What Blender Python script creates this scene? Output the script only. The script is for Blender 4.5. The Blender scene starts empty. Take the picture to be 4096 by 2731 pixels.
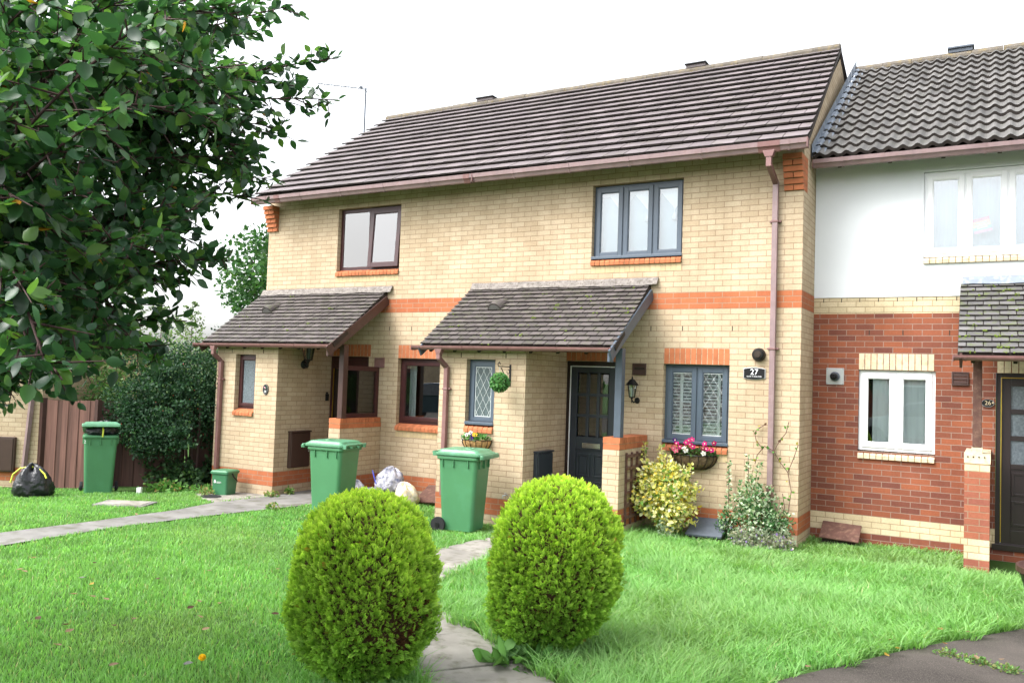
import bpy, math, random
import numpy as np
from mathutils import Vector, Matrix

# ------------------------------------------------------------------ camera, sky, sun, exposure
S = bpy.context.scene
COL = S.collection
CAM = np.array([2.1246, -10.971, 1.9845])
YAW, PIT, ROL = math.radians(29.9491), math.radians(2.5262), math.radians(1.9322)
FW = np.array([-math.sin(YAW)*math.cos(PIT), math.cos(YAW)*math.cos(PIT), math.sin(PIT)])
_rt = np.array([math.cos(YAW), math.sin(YAW), 0.0]); _up = np.cross(_rt, FW)
RT = _rt*math.cos(ROL) + _up*math.sin(ROL); UP = -_rt*math.sin(ROL) + _up*math.cos(ROL)
cd = bpy.data.cameras.new('camera'); cam = bpy.data.objects.new('camera', cd); COL.objects.link(cam)
M4 = Matrix(((RT[0], UP[0], -FW[0], CAM[0]), (RT[1], UP[1], -FW[1], CAM[1]), (RT[2], UP[2], -FW[2], CAM[2]), (0, 0, 0, 1)))
cam.matrix_world = M4
cd.sensor_width = 36.0; cd.lens = 3362.47/4096*36; cd.clip_start = 0.05; cd.clip_end = 3000
S.camera = cam
SUN_EL, SUN_AZ = math.radians(52), math.radians(215)     # compass azimuth, 180 = towards the viewer side (-Y)
W = bpy.data.worlds.new('World'); S.world = W; W.use_nodes = True
nt = W.node_tree; nt.nodes.clear()
o_ = nt.nodes.new('ShaderNodeOutputWorld'); b_ = nt.nodes.new('ShaderNodeBackground')
sk = nt.nodes.new('ShaderNodeTexSky'); sk.sky_type = 'NISHITA'; sk.sun_disc = False
sk.sun_elevation = SUN_EL; sk.sun_rotation = SUN_AZ; sk.dust_density = 4.0; sk.air_density = 1.0
hs = nt.nodes.new('ShaderNodeHueSaturation'); hs.inputs['Saturation'].default_value = 0.16     # cloud cover greys the sky out
nt.links.new(sk.outputs[0], hs.inputs['Color']); nt.links.new(hs.outputs[0], b_.inputs[0]); nt.links.new(b_.outputs[0], o_.inputs[0])
b_.inputs[1].default_value = 0.15
sd = bpy.data.lights.new('sun', 'SUN'); sd.energy = 0.8; sd.angle = math.radians(35); sd.color = (1, 0.97, 0.93)
sun = bpy.data.objects.new('sun', sd); COL.objects.link(sun)
sdir = Vector((math.sin(SUN_AZ)*math.cos(SUN_EL), math.cos(SUN_AZ)*math.cos(SUN_EL), math.sin(SUN_EL)))
sun.rotation_euler = sdir.to_track_quat('Z', 'Y').to_euler()
S.view_settings.view_transform = 'Standard'; S.view_settings.look = 'None'; S.view_settings.gamma = 1
S.view_settings.exposure = 1.92

rng = np.random.default_rng(27); random.seed(27)
R_ = math.radians
def hgt(x, y):                       # ground height: level by the houses, rising gently to the road, falling to the left
    return .03*np.clip(-y-1.5, 0, 9) - .035*np.clip(-8-x, 0, 6)

# ------------------------------------------------------------------ materials
MATS = {}
def newmat(name):
    m = bpy.data.materials.new(name); m.use_nodes = True
    n = m.node_tree; n.nodes.clear()
    out = n.nodes.new('ShaderNodeOutputMaterial'); p = n.nodes.new('ShaderNodeBsdfPrincipled')
    n.links.new(p.outputs[0], out.inputs[0]); MATS[name] = m
    return m, n, p, out
def noise_(n, scale, detail=4, coord=None, rough=.55):
    t = n.nodes.new('ShaderNodeTexNoise'); t.inputs['Scale'].default_value = scale; t.inputs['Detail'].default_value = detail
    t.inputs['Roughness'].default_value = rough
    if coord is None:
        c = n.nodes.new('ShaderNodeTexCoord'); coord = c.outputs['Object']
    n.links.new(coord, t.inputs['Vector']); return t.outputs['Fac']
def math_(n, op, a, b=None, c=None, clamp=False):
    t = n.nodes.new('ShaderNodeMath'); t.operation = op; t.use_clamp = clamp
    for i, v in enumerate((a, b, c)):
        if v is None: continue
        if isinstance(v, (int, float)): t.inputs[i].default_value = v
        else: n.links.new(v, t.inputs[i])
    return t.outputs[0]
def mix_(n, fac, a, b, mode='MIX'):
    t = n.nodes.new('ShaderNodeMix'); t.data_type = 'RGBA'; t.blend_type = mode
    for k, v in ((0, fac), (6, a), (7, b)):
        if isinstance(v, (int, float)): t.inputs[k].default_value = v
        elif isinstance(v, tuple): t.inputs[k].default_value = (*v, 1) if len(v) == 3 else v
        else: n.links.new(v, t.inputs[k])
    return t.outputs[2]
def maprange(n, v, a, b, c, d):
    t = n.nodes.new('ShaderNodeMapRange'); n.links.new(v, t.inputs[0])
    for i, x in enumerate((a, b, c, d)): t.inputs[i+1].default_value = x
    return t.outputs[0]
def bump_(n, h, p, dist=.005, strength=.6):
    b = n.nodes.new('ShaderNodeBump'); b.inputs['Distance'].default_value = dist; b.inputs['Strength'].default_value = strength
    n.links.new(h, b.inputs['Height']); n.links.new(b.outputs[0], p.inputs['Normal'])
def plain(name, col, rough=.6, var=.12, scale=6, spec=.5, metal=0, bump=0, bscale=60, dirt=None, dirt_amt=.5, rnd=0):
    m, n, p, out = newmat(name)
    f = noise_(n, scale)
    k = maprange(n, f, .3, .7, 1-var, 1+var)
    g = n.nodes.new('ShaderNodeCombineColor')
    for i in range(3): n.links.new(k, g.inputs[i])
    c = mix_(n, 1.0, col, g.outputs[0], 'MULTIPLY')
    if rnd:
        at = n.nodes.new('ShaderNodeAttribute'); at.attribute_name = 'rnd'
        k2 = maprange(n, at.outputs['Fac'], 0, 1, 1-rnd, 1+rnd)
        g2 = n.nodes.new('ShaderNodeCombineColor')
        for i in range(3): n.links.new(k2, g2.inputs[i])
        c = mix_(n, 1.0, c, g2.outputs[0], 'MULTIPLY')
    if dirt:
        df = maprange(n, noise_(n, scale*2.3, 6), .5, .68, 0, dirt_amt)
        c = mix_(n, df, c, dirt)
    n.links.new(c, p.inputs['Base Color'])
    p.inputs['Roughness'].default_value = rough; p.inputs['Metallic'].default_value = metal
    p.inputs['Specular IOR Level'].default_value = spec
    if bump: bump_(n, noise_(n, bscale, 3), p, bump, .7)
    return m
def brick_mat(name, c1, c2, mortar, zones=(), ang=None, stain=.20, bstr=.55):
    m, n, p, out = newmat(name)
    geo = n.nodes.new('ShaderNodeNewGeometry'); sep = n.nodes.new('ShaderNodeSeparateXYZ')
    n.links.new(geo.outputs['Position'], sep.inputs[0])
    x, y, z = sep.outputs
    if ang is not None:
        ca, sa = math.cos(ang), math.sin(ang)
        u = math_(n, 'ADD', math_(n, 'MULTIPLY', x, ca-sa), math_(n, 'MULTIPLY', y, sa+ca))
    else: u = math_(n, 'ADD', x, y)
    cmb = n.nodes.new('ShaderNodeCombineXYZ'); n.links.new(u, cmb.inputs[0]); n.links.new(z, cmb.inputs[1])
    def bt(a, b, mo):
        t = n.nodes.new('ShaderNodeTexBrick'); t.offset = .5; t.offset_frequency = 2
        n.links.new(cmb.outputs[0], t.inputs['Vector'])
        t.inputs['Color1'].default_value = (*a, 1); t.inputs['Color2'].default_value = (*b, 1); t.inputs['Mortar'].default_value = (*mo, 1)
        t.inputs['Scale'].default_value = 1; t.inputs['Mortar Size'].default_value = .0048; t.inputs['Mortar Smooth'].default_value = .15
        t.inputs['Bias'].default_value = 0; t.inputs['Brick Width'].default_value = .225; t.inputs['Row Height'].default_value = .075
        return t
    t0 = bt(c1, c2, mortar); c = t0.outputs['Color']; fac = t0.outputs['Fac']
    for (za, zb, a, b, mo) in zones:
        t = bt(a, b, mo)
        msk = math_(n, 'MULTIPLY', math_(n, 'GREATER_THAN', z, za), math_(n, 'LESS_THAN', z, zb))
        c = mix_(n, msk, c, t.outputs['Color'])
    fine = noise_(n, 45, 3, geo.outputs['Position']); big = noise_(n, 1.1, 5, geo.outputs['Position'], .65)
    k = math_(n, 'MULTIPLY', maprange(n, fine, .3, .7, .92, 1.08), maprange(n, big, .3, .72, 1+stain*.5, 1-stain))
    mp = n.nodes.new('ShaderNodeMapping'); mp.inputs['Scale'].default_value = (5.5, 5.5, .45); n.links.new(geo.outputs['Position'], mp.inputs[0])
    k = math_(n, 'MULTIPLY', k, maprange(n, noise_(n, 1.0, 4, mp.outputs[0], .6), .42, .72, 1.01, .91))
    g = n.nodes.new('ShaderNodeCombineColor')
    for i, pw in enumerate((1.0, 1.06, 1.2)): n.links.new(math_(n, 'POWER', k, pw), g.inputs[i])
    c = mix_(n, 1.0, c, g.outputs[0], 'MULTIPLY')
    n.links.new(c, p.inputs['Base Color']); p.inputs['Roughness'].default_value = .92; p.inputs['Specular IOR Level'].default_value = .2
    h = math_(n, 'ADD', math_(n, 'SUBTRACT', 1.0, fac), math_(n, 'MULTIPLY', fine, .25))
    bump_(n, h, p, .008, bstr)
    return m
def attr_leaf(name, rough=.45, trans=.35, spec=.5, sheen=0):
    m, n, p, out = newmat(name)
    at = n.nodes.new('ShaderNodeAttribute'); at.attribute_name = 'col'
    n.links.new(at.outputs['Color'], p.inputs['Base Color']); p.inputs['Roughness'].default_value = rough
    p.inputs['Specular IOR Level'].default_value = spec
    tr = n.nodes.new('ShaderNodeBsdfTranslucent'); mx = n.nodes.new('ShaderNodeMixShader'); mx.inputs[0].default_value = trans
    n.links.new(mix_(n, 1.0, at.outputs['Color'], (1.25, 1.35, .7), 'MULTIPLY'), tr.inputs[0])
    n.links.new(p.outputs[0], mx.inputs[1]); n.links.new(tr.outputs[0], mx.inputs[2]); n.links.new(mx.outputs[0], out.inputs[0])
    return m
def glass_mat(name, tint=(.9, .94, .94), refl=1.0, rough=.0):
    m, n, p, out = newmat(name); n.nodes.remove(p)
    tr = n.nodes.new('ShaderNodeBsdfTransparent'); tr.inputs[0].default_value = (*tint, 1)
    gl = n.nodes.new('ShaderNodeBsdfGlossy'); gl.inputs['Roughness'].default_value = rough
    fr = n.nodes.new('ShaderNodeFresnel'); fr.inputs[0].default_value = 1.52
    mx = n.nodes.new('ShaderNodeMixShader')
    f = math_(n, 'MULTIPLY', fr.outputs[0], 1.9*refl, clamp=True)
    n.links.new(f, mx.inputs[0]); n.links.new(tr.outputs[0], mx.inputs[1]); n.links.new(gl.outputs[0], mx.inputs[2]); n.links.new(mx.outputs[0], out.inputs[0])
    return m

OR1, OR2, ORM = (.43, .145, .066), (.36, .115, .055), (.33, .23, .16)
BF1, BF2, BFM = (.505, .405, .285), (.445, .345, .232), (.31, .22, .145)
RD1, RD2, RDM = (.285, .092, .047), (.15, .054, .040), (.27, .19, .155)
CR1, CR2, CRM = (.60, .50, .34), (.52, .43, .28), (.33, .25, .15)
brick_mat('buff_brick', BF1, BF2, BFM, [(.15, .375, OR1, OR2, ORM), (3.0, 3.225, OR1, OR2, ORM)])
brick_mat('buff_brick_low', BF1, BF2, BFM, [(.15, .375, OR1, OR2, ORM)])
brick_mat('buff_dwarf', BF1, BF2, BFM, [(.15, .375, OR1, OR2, ORM), (1.125, 1.35, OR1, OR2, ORM)])
brick_mat('red_brick', RD1, RD2, RDM, [(.15, .375, CR1, CR2, CRM), (2.985, 3.3, CR1, CR2, CRM)])
brick_mat('red_pier', (.34, .115, .065), (.25, .085, .06), (.28, .19, .13), [(.15, .375, CR1, CR2, CRM), (1.125, 1.4, CR1, CR2, CRM)])
brick_mat('buff_angled', BF1, BF2, BFM, [(.0, .225, OR1, OR2, ORM)], ang=YAW)
plain('orange_brick', (.41, .14, .064), .9, .15, 9, .2, bump=.002, rnd=.14)
plain('cream_brick', (.60, .50, .345), .9, .14, 9, .2, bump=.002, rnd=.12, dirt=(.28, .22, .13), dirt_amt=.4)
plain('mortar', (.30, .215, .125), .95, .2, 20, .1)
plain('render_white', (.70, .725, .755), .85, .035, 1.5, .3, bump=.0015, bscale=180)
plain('tile_brown', (.128, .107, .112), .68, .16, 3.0, .4, bump=.0015, bscale=120, dirt=(.10, .095, .055), dirt_amt=.35, rnd=.22)
plain('tile_porch', (.078, .066, .064), .75, .16, 5.0, .4, bump=.002, bscale=90, dirt=(.07, .085, .03), dirt_amt=.5, rnd=.28)
plain('tile_grey', (.105, .10, .096), .6, .22, 4.0, .5, bump=.003, bscale=70, dirt=(.05, .055, .03), dirt_amt=.45, rnd=.25)
plain('tile_moss', (.105, .10, .10), .75, .2, 6.0, .4, bump=.002, bscale=90, dirt=(.09, .115, .03), dirt_amt=.8, rnd=.25)
plain('tile_edge', (.045, .038, .034), .9, .3, 8, .2)  # algae-dark edges; the shadow bands between courses are also put into this colour
plain('ridge_tile', (.115, .10, .082), .85, .25, 5, .3, bump=.003, dirt=(.20, .15, .06), dirt_amt=.6)
plain('gutter_brown', (.235, .162, .165), .42, .14, 7, .5, dirt=(.20, .12, .11), dirt_amt=.5)
plain('gutter_dark', (.13, .065, .06), .4, .1, 7, .5)
plain('pipe_brown', (.185, .092, .087), .42, .12, 4, .5, dirt=(.27, .16, .155), dirt_amt=.4)
plain('moss', (.10, .135, .025), .95, .3, 20, .1, bump=.01)
plain('stain_wood', (.052, .023, .019), .5, .2, 8, .5, bump=.001)
plain('upvc_rosewood', (.046, .013, .014), .33, .2, 12, .5)
plain('upvc_grey', (.068, .092, .124), .38, .05, 6, .5)
plain('door_slate', (.024, .032, .043), .38, .08, 6, .5)
plain('door_dark', (.020, .012, .012), .35, .1, 6, .5)
plain('upvc_white', (.82, .83, .85), .3, .02, 4, .5)
plain('paint_grey', (.062, .082, .110), .5, .08, 8, .5)
plain('black_plastic', (.007, .007, .008), .42, .1, 10, .3)
plain('slate_grey', (.085, .10, .125), .65, .15, 14, .4, bump=.001)
plain('meter_brown', (.045, .022, .016), .5, .12, 6, .5)
plain('metal_grey', (.42, .43, .43), .35, .06, 9, .5, metal=.3)
plain('chrome', (.7, .7, .7), .2, .03, 9, .5, metal=1)
plain('lead', (.17, .20, .245), .6, .2, 7, .4, dirt=(.4, .42, .45), dirt_amt=.5)
plain('flash_white', (.20, .18, .165), .85, .3, 14, .3, bump=.004, bscale=40, dirt=(.10, .085, .07), dirt_amt=1.0)
plain('soffit_dark', (.035, .026, .020), .8, .2, 8, .3)
plain('bin_green', (.058, .19, .085), .42, .07, 3, .5, dirt=(.08, .25, .14), dirt_amt=.25)
plain('bin_lid', (.075, .215, .115), .40, .10, 4, .5, dirt=(.12, .31, .21), dirt_amt=.5)
plain('caddy_green', (.04, .16, .075), .45, .06, 3, .5)
plain('white_print', (.75, .78, .76), .6, .02, 4, .4)
plain('rubber', (.015, .015, .017), .75, .15, 12, .3)
plain('bag_black', (.010, .011, .015), .3, .3, 9, .6, bump=.03, bscale=16)
plain('bag_clear', (.34, .335, .38), .3, .6, 7, .5, bump=.02, bscale=22, dirt=(.07, .085, .15), dirt_amt=1.0)
plain('tie_yellow', (.55, .60, .06), .5, .1, 8, .4)
plain('concrete', (.25, .235, .21), .9, .22, 3.5, .25, bump=.004, bscale=50, dirt=(.10, .10, .06), dirt_amt=.75, rnd=.16)
plain('concrete_dark', (.18, .175, .165), .9, .28, 2.2, .25, bump=.003, dirt=(.08, .08, .05), dirt_amt=.7)
plain('wood_board', (.105, .052, .040), .8, .25, 9, .3, bump=.003, bscale=25, dirt=(.30, .2, .13), dirt_amt=.3)
plain('coir', (.46, .27, .115), .95, .35, 22, .1, bump=.01, bscale=60)
plain('coir_dark', (.12, .085, .05), .95, .4, 18, .1, bump=.012, bscale=50)
plain('bark', (.06, .045, .035), .9, .3, 20, .2, bump=.006, bscale=40)
plain('twig', (.055, .03, .028), .8, .2, 30, .3)
plain('soil', (.05, .035, .025), .95, .3, 12, .1, bump=.01, bscale=40)
plain('shrub_core', (.06, .036, .02), .95, .3, 14, .1, bump=.02, bscale=30)
plain('curtain', (.88, .90, .90), .9, .04, 3, .1)
plain('blind', (.50, .60, .63), .9, .05, 3, .1)
plain('shutter_white', (.90, .91, .92), .5, .02, 5, .4)
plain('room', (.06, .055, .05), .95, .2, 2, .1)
plain('room_mid', (.16, .155, .15), .95, .2, 2, .1)
plain('brass', (.45, .30, .05), .35, .1, 8, .5, metal=.8)
plain('lamp_glass', (.62, .68, .66), .15, .05, 8, .6)
plain('lead_came', (.62, .66, .66), .5, .05, 8, .5)
plain('obscure_glass', (.12, .145, .165), .12, .3, 40, .6, bump=.004, bscale=70)
plain('obscure_light', (.085, .11, .115), .15, .25, 30, .6, bump=.003, bscale=60)
glass_mat('glass', (.9, .94, .94), 1.4); glass_mat('glass_bedroom', (.90, .95, .98), 1.45); glass_mat('glass_sky', (.90, .95, .98), 2.2)
attr_leaf('leaf_tree', .38, .40, .5); attr_leaf('leaf_soft', .6, .35, .3); attr_leaf('leaf_conifer', .65, .48, .25); attr_leaf('grass_blade', .45, .5, .35); attr_leaf('petal', .6, .4, .3)
def wood_mat(name, col, ang):
    m, n, p, out = newmat(name)
    geo = n.nodes.new('ShaderNodeTexCoord'); mp = n.nodes.new('ShaderNodeMapping'); mp.inputs['Scale'].default_value = (22, 22, 1.2)
    n.links.new(geo.outputs['Object'], mp.inputs[0])
    f = noise_(n, 1, 5, mp.outputs[0]); at = n.nodes.new('ShaderNodeAttribute'); at.attribute_name = 'rnd'
    k = math_(n, 'MULTIPLY', maprange(n, f, .3, .7, .65, 1.35), maprange(n, at.outputs['Fac'], 0, 1, .75, 1.25))
    g = n.nodes.new('ShaderNodeCombineColor')
    for i in range(3): n.links.new(k, g.inputs[i])
    n.links.new(mix_(n, 1.0, col, g.outputs[0], 'MULTIPLY'), p.inputs['Base Color']); p.inputs['Roughness'].default_value = .85
    bump_(n, f, p, .004, .6)
wood_mat('fence_wood', (.15, .074, .058), 0); wood_mat('fence_shaded', (.070, .033, .027), 0)  # the second, darker wood has the shrub's deep shade put into its colour
def ground_mat(name, c1, c2, c3, s1, s2, bump=.02, wet=False):
    m, n, p, out = newmat(name)
    geo = n.nodes.new('ShaderNodeNewGeometry')
    a = noise_(n, s1, 6, geo.outputs['Position']); b = noise_(n, s2, 3, geo.outputs['Position'])
    c = mix_(n, maprange(n, a, .35, .65, 0, 1), c1, c2); c = mix_(n, maprange(n, b, .5, .7, 0, .7), c, c3)
    n.links.new(c, p.inputs['Base Color']); p.inputs['Roughness'].default_value = .55 if wet else .95; p.inputs['Specular IOR Level'].default_value = .35 if wet else .1
    bump_(n, b, p, bump, .8)
ground_mat('lawn_soil', (.045, .10, .022), (.06, .13, .03), (.05, .055, .025), 1.2, 30)
ground_mat('asphalt', (.046, .041, .037), (.082, .072, .064), (.15, .13, .115), 1.6, 120, .006)

# ------------------------------------------------------------------ scene helpers
def prop(o, label=None, cat=None, group=None, kind=None):
    if label: o['label'] = label
    if cat: o['category'] = cat
    if group: o['group'] = group
    if kind: o['kind'] = kind
    return o
def thing(name, label, cat, loc=(0, 0, 0), rz=0, group=None):
    o = bpy.data.objects.new(name, None); COL.objects.link(o); o.location = loc; o.rotation_euler = (0, 0, rz); o.empty_display_size = .1
    return prop(o, label, cat, group)
def root_of(o):
    while o.parent: o = o.parent
    return o
def link_mesh(name, me, mats, parent=None, world=True, smooth=False):
    for m in (mats if isinstance(mats, (list, tuple)) else [mats]): me.materials.append(MATS[m])
    o = bpy.data.objects.new(name, me); COL.objects.link(o)
    if parent:
        o.parent = parent
        if world:
            l = root_of(parent).location; me.transform(Matrix.Translation(-l))
    if smooth:
        me.polygons.foreach_set('use_smooth', [True]*len(me.polygons))
    me.update()
    return o
def uvec(v): v = np.asarray(v, float); return v/(np.linalg.norm(v)+1e-12)
class MB:
    def __init__(s): s.v = []; s.f = []; s.m = []; s.r = []
    def add(s, vs, fs, mi=0, rnd=None):
        b = len(s.v); r = random.random() if rnd is None else rnd
        s.v += [tuple(map(float, p)) for p in vs]; s.r += [r]*len(vs)
        s.f += [tuple(b+i for i in f) for f in fs]; s.m += [mi]*len(fs)
    def quad(s, a, b, c, d, mi=0, rnd=None): s.add([a, b, c, d], [(0, 1, 2, 3)], mi, rnd)
    def box(s, x0, x1, y0, y1, z0, z1, mi=0, rnd=None):
        vs = [(x, y, z) for z in (z0, z1) for y in (y0, y1) for x in (x0, x1)]
        s.add(vs, [(0, 2, 3, 1), (4, 5, 7, 6), (0, 1, 5, 4), (2, 6, 7, 3), (0, 4, 6, 2), (1, 3, 7, 5)], mi, rnd)
    def obox(s, c, ax, ay, az, mi=0, rnd=None):      # centre and three half axes
        c, ax, ay, az = (np.asarray(q, float) for q in (c, ax, ay, az))
        vs = [c+ax*i+ay*j+az*k for k in (-1, 1) for j in (-1, 1) for i in (-1, 1)]
        s.add(vs, [(0, 2, 3, 1), (4, 5, 7, 6), (0, 1, 5, 4), (2, 6, 7, 3), (0, 4, 6, 2), (1, 3, 7, 5)], mi, rnd)
    def beam(s, p, q, w, h, up=(0, 0, 1), mi=0, rnd=None):
        p, q = np.asarray(p, float), np.asarray(q, float); d = uvec(q-p); sd_ = uvec(np.cross(d, up)); u = np.cross(sd_, d)
        s.obox((p+q)/2, (q-p)/2, sd_*w/2, u*h/2, mi, rnd)
    def tube(s, path, r, n=8, mi=0, caps=True, rnd=None):
        path = [np.asarray(p, float) for p in path]; k = len(path); rr = r if hasattr(r, '__len__') else [r]*k
        vs = []; nrm = None
        for i, p in enumerate(path):
            d = uvec(path[min(i+1, k-1)]-path[max(i-1, 0)])
            if nrm is None: nrm = uvec(np.cross(d, (0, 0, 1) if abs(d[2]) < .9 else (1, 0, 0)))
            nrm = uvec(nrm-d*np.dot(nrm, d)); bn = np.cross(d, nrm)
            vs += [p+rr[i]*(math.cos(2*math.pi*j/n)*nrm+math.sin(2*math.pi*j/n)*bn) for j in range(n)]
        fs = [(i*n+j, i*n+(j+1) % n, (i+1)*n+(j+1) % n, (i+1)*n+j) for i in range(k-1) for j in range(n)]
        if caps: fs += [tuple(range(n-1, -1, -1)), tuple((k-1)*n+j for j in range(n))]
        s.add(vs, fs, mi, rnd)
    def loft(s, rings, mi=0, caps=True, rnd=None):
        n = len(rings[0]); vs = [p for r in rings for p in r]
        fs = [(i*n+j, i*n+(j+1) % n, (i+1)*n+(j+1) % n, (i+1)*n+j) for i in range(len(rings)-1) for j in range(n)]
        if caps: fs += [tuple(range(n-1, -1, -1)), tuple((len(rings)-1)*n+j for j in range(n))]
        s.add(vs, fs, mi, rnd)
    def lathe(s, prof, c, n=16, mi=0, axis=(0, 0, 1), rnd=None):
        a = uvec(axis); e1 = uvec(np.cross(a, (0, 1, 0) if abs(a[1]) < .9 else (1, 0, 0))); e2 = np.cross(a, e1); c = np.asarray(c, float)
        s.loft([[c+a*h+r*(math.cos(2*math.pi*j/n)*e1+math.sin(2*math.pi*j/n)*e2) for j in range(n)] for r, h in prof], mi, True, rnd)
    def build(s, name, mats, parent=None, world=True, smooth=False, bevel=0):
        me = bpy.data.meshes.new(name); me.from_pydata(s.v, [], s.f)
        me.polygons.foreach_set('material_index', s.m)
        a = me.attributes.new('rnd', 'FLOAT', 'POINT'); a.data.foreach_set('value', s.r)
        o = link_mesh(name, me, mats, parent, world, smooth)
        if bevel:
            b = o.modifiers.new('bevel', 'BEVEL'); b.width = bevel; b.segments = 2; b.limit_method = 'ANGLE'; b.angle_limit = R_(40)
        return o
def scatter(name, bv, bf, pos, X, Y, Z, size, col, mat, parent=None, world=True, tipw=None, col2=None, smooth=False):
    bv = np.asarray(bv, float); N = len(pos); k = len(bv)
    size = np.broadcast_to(np.asarray(size, float), (N,))
    V = (pos[:, None, :] + size[:, None, None]*(bv[None, :, 0, None]*X[:, None, :] + bv[None, :, 1, None]*Y[:, None, :] + bv[None, :, 2, None]*Z[:, None, :])).reshape(-1, 3)
    bf = np.asarray(bf, int); nf, fs = bf.shape
    F = (bf[None]+(np.arange(N)*k)[:, None, None]).reshape(-1)
    me = bpy.data.meshes.new(name); me.vertices.add(N*k); me.vertices.foreach_set('co', V.ravel().astype(np.float32))
    me.loops.add(len(F)); me.loops.foreach_set('vertex_index', F.astype(np.int32))
    me.polygons.add(N*nf); me.polygons.foreach_set('loop_start', np.arange(0, len(F), fs, dtype=np.int32))
    me.update(calc_edges=True)
    c = np.repeat(col[:, None, :], k, 1)
    if tipw is not None: c = c*(1-tipw[None, :, None]) + col2[:, None, :]*tipw[None, :, None]
    c = np.concatenate([c.reshape(-1, 3), np.ones((N*k, 1))], 1).astype(np.float32)
    a = me.attributes.new('col', 'FLOAT_COLOR', 'POINT'); a.data.foreach_set('color', c.ravel())
    return link_mesh(name, me, mat, parent, world, smooth)
def norm(a): return a/(np.linalg.norm(a, axis=-1, keepdims=True)+1e-9)
def frame_from(d, up):                 # leaf axis d, face normal near up
    X = norm(d); Y = norm(np.cross(up, X)); Z = np.cross(X, Y); return X, Y, Z
def rdir(n): return norm(rng.normal(size=(n, 3)))
def cvar(n, cols, w=None, v=.15):
    cols = np.asarray(cols, float); i = rng.choice(len(cols), n, p=w); return np.clip(cols[i]*(1+v*rng.normal(size=(n, 1))), .002, 1)
# an ovate leaf folded along its rib; x is the axis, length 1
_prof = [(0, .0), (.12, .2), (.35, .34), (.62, .3), (.85, .14), (1.0, .0)]
LEAF_V = []; LEAF_F = []
for _x, _w in _prof: LEAF_V += [(_x, 0, -.10*math.sin(math.pi*_x)+.06*_x), (_x, _w, .10*_w*2), (_x, -_w, .10*_w*2)]
for _i in range(len(_prof)-1):
    a = _i*3; b = a+3; LEAF_F += [(a, b, b+1, a+1), (a, a+2, b+2, b)]
SMALL_V = [(0, 0, 0), (.5, .32, .05), (1, 0, 0), (.5, -.32, .05)]; SMALL_F = [(0, 3, 2, 1)]
def text(name, body, size, loc, rot, mat, parent, ext=.002, sx=1.0, local=False):
    c = bpy.data.curves.new(name, 'FONT'); c.body = body; c.size = size; c.extrude = ext; c.align_x = 'CENTER'; c.align_y = 'CENTER'
    t = bpy.data.objects.new('tmp', c); COL.objects.link(t)
    dg = bpy.context.evaluated_depsgraph_get(); me = bpy.data.meshes.new_from_object(t.evaluated_get(dg))
    bpy.data.objects.remove(t); me.name = name
    me.transform(Matrix.Translation(loc) @ rot.to_4x4() @ Matrix.Diagonal((sx, 1, 1, 1)))
    return link_mesh(name, me, mat, parent, not local)
FRONT = Matrix(((1, 0, 0), (0, 0, -1), (0, 1, 0)))      # text facing -Y
# ------------------------------------------------------------------ ground, paths
def grid_sheet(name, xs, ys, mat, dz=0.0):
    mb = MB(); nx, ny = len(xs), len(ys)
    vs = [(x, y, float(hgt(x, y))+dz) for y in ys for x in xs]
    mb.add(vs, [(j*nx+i, j*nx+i+1, (j+1)*nx+i+1, (j+1)*nx+i) for j in range(ny-1) for i in range(nx-1)])
    return prop(mb.build(name, mat, smooth=True), kind='structure')
grid_sheet('lawn_ground', [-900, -300, -100, -50, -30] + list(np.arange(-20, 8.1, 1)) + [15, 30, 60, 150, 500, 900],
           [-600, -200, -80, -40, -25] + list(np.arange(-16, 8.1, 1)) + [15, 30, 60, 150, 500, 1200], 'lawn_soil')
def strip(name, left, right, mat, dz, seg=6, joints=False):
    mb = MB(); L = []; Rr = []
    for P, Q in ((left, L), (right, Rr)):
        for (a, b) in zip(P[:-1], P[1:]):
            for t in np.linspace(0, 1, seg, endpoint=False): Q.append((a[0]+(b[0]-a[0])*t, a[1]+(b[1]-a[1])*t))
        Q.append(P[-1])
    for i in range(len(L)-1):
        for j in range(3):
            q = []
            for (k, t) in ((i, j/3), (i, (j+1)/3), (i+1, (j+1)/3), (i+1, j/3)):
                x = L[k][0]*(1-t)+Rr[k][0]*t; y = L[k][1]*(1-t)+Rr[k][1]*t; q.append((x, y, float(hgt(x, y))+dz))
            mb.quad(*q, rnd=.5)
    return prop(mb.build(name, mat, smooth=True), kind='structure')
PATH28_L = [(-7.85, -.02), (-7.75, -1.2), (-7.72, -2.35), (-7.42, -3.3), (-7.25, -4.6), (-7.15, -5.8), (-7.05, -7.5), (-6.9, -9.5)]
PATH28_R = [(-6.6, -.02), (-6.66, -1.2), (-6.72, -2.2), (-6.74, -3.4), (-6.70, -4.7), (-6.45, -6.1), (-6.3, -7.5), (-6.1, -9.5)]
strip('garden_path_grey', PATH28_L, PATH28_R, 'concrete_dark', .018)
strip('concrete_apron', [(-9.0, -1.2), (-8.95, -1.75), (-8.0, -2.35)], [(-7.8, -1.2), (-7.78, -1.8), (-7.75, -2.4)], 'concrete', .010)
AS = [(-3.5, -16.), (-.6, -9.6), (.35, -7.0), (1.0, -5.25), (1.62, -3.92), (2.36, -2.6), (3.4, -1.6), (6.0, -1.0)]
strip('asphalt_pavement', AS, [(12, -16.), (12, -9.6), (12, -7), (12, -5.25), (12, -3.92), (12, -2.6), (12, -1.6), (12, -1.0)], 'asphalt', .012, 5)
strip('asphalt_road', [(-60, -30), (-60, -16.0)][::-1], [(30, -30), (30, -16.0)][::-1], 'asphalt', .008, 3)
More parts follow.
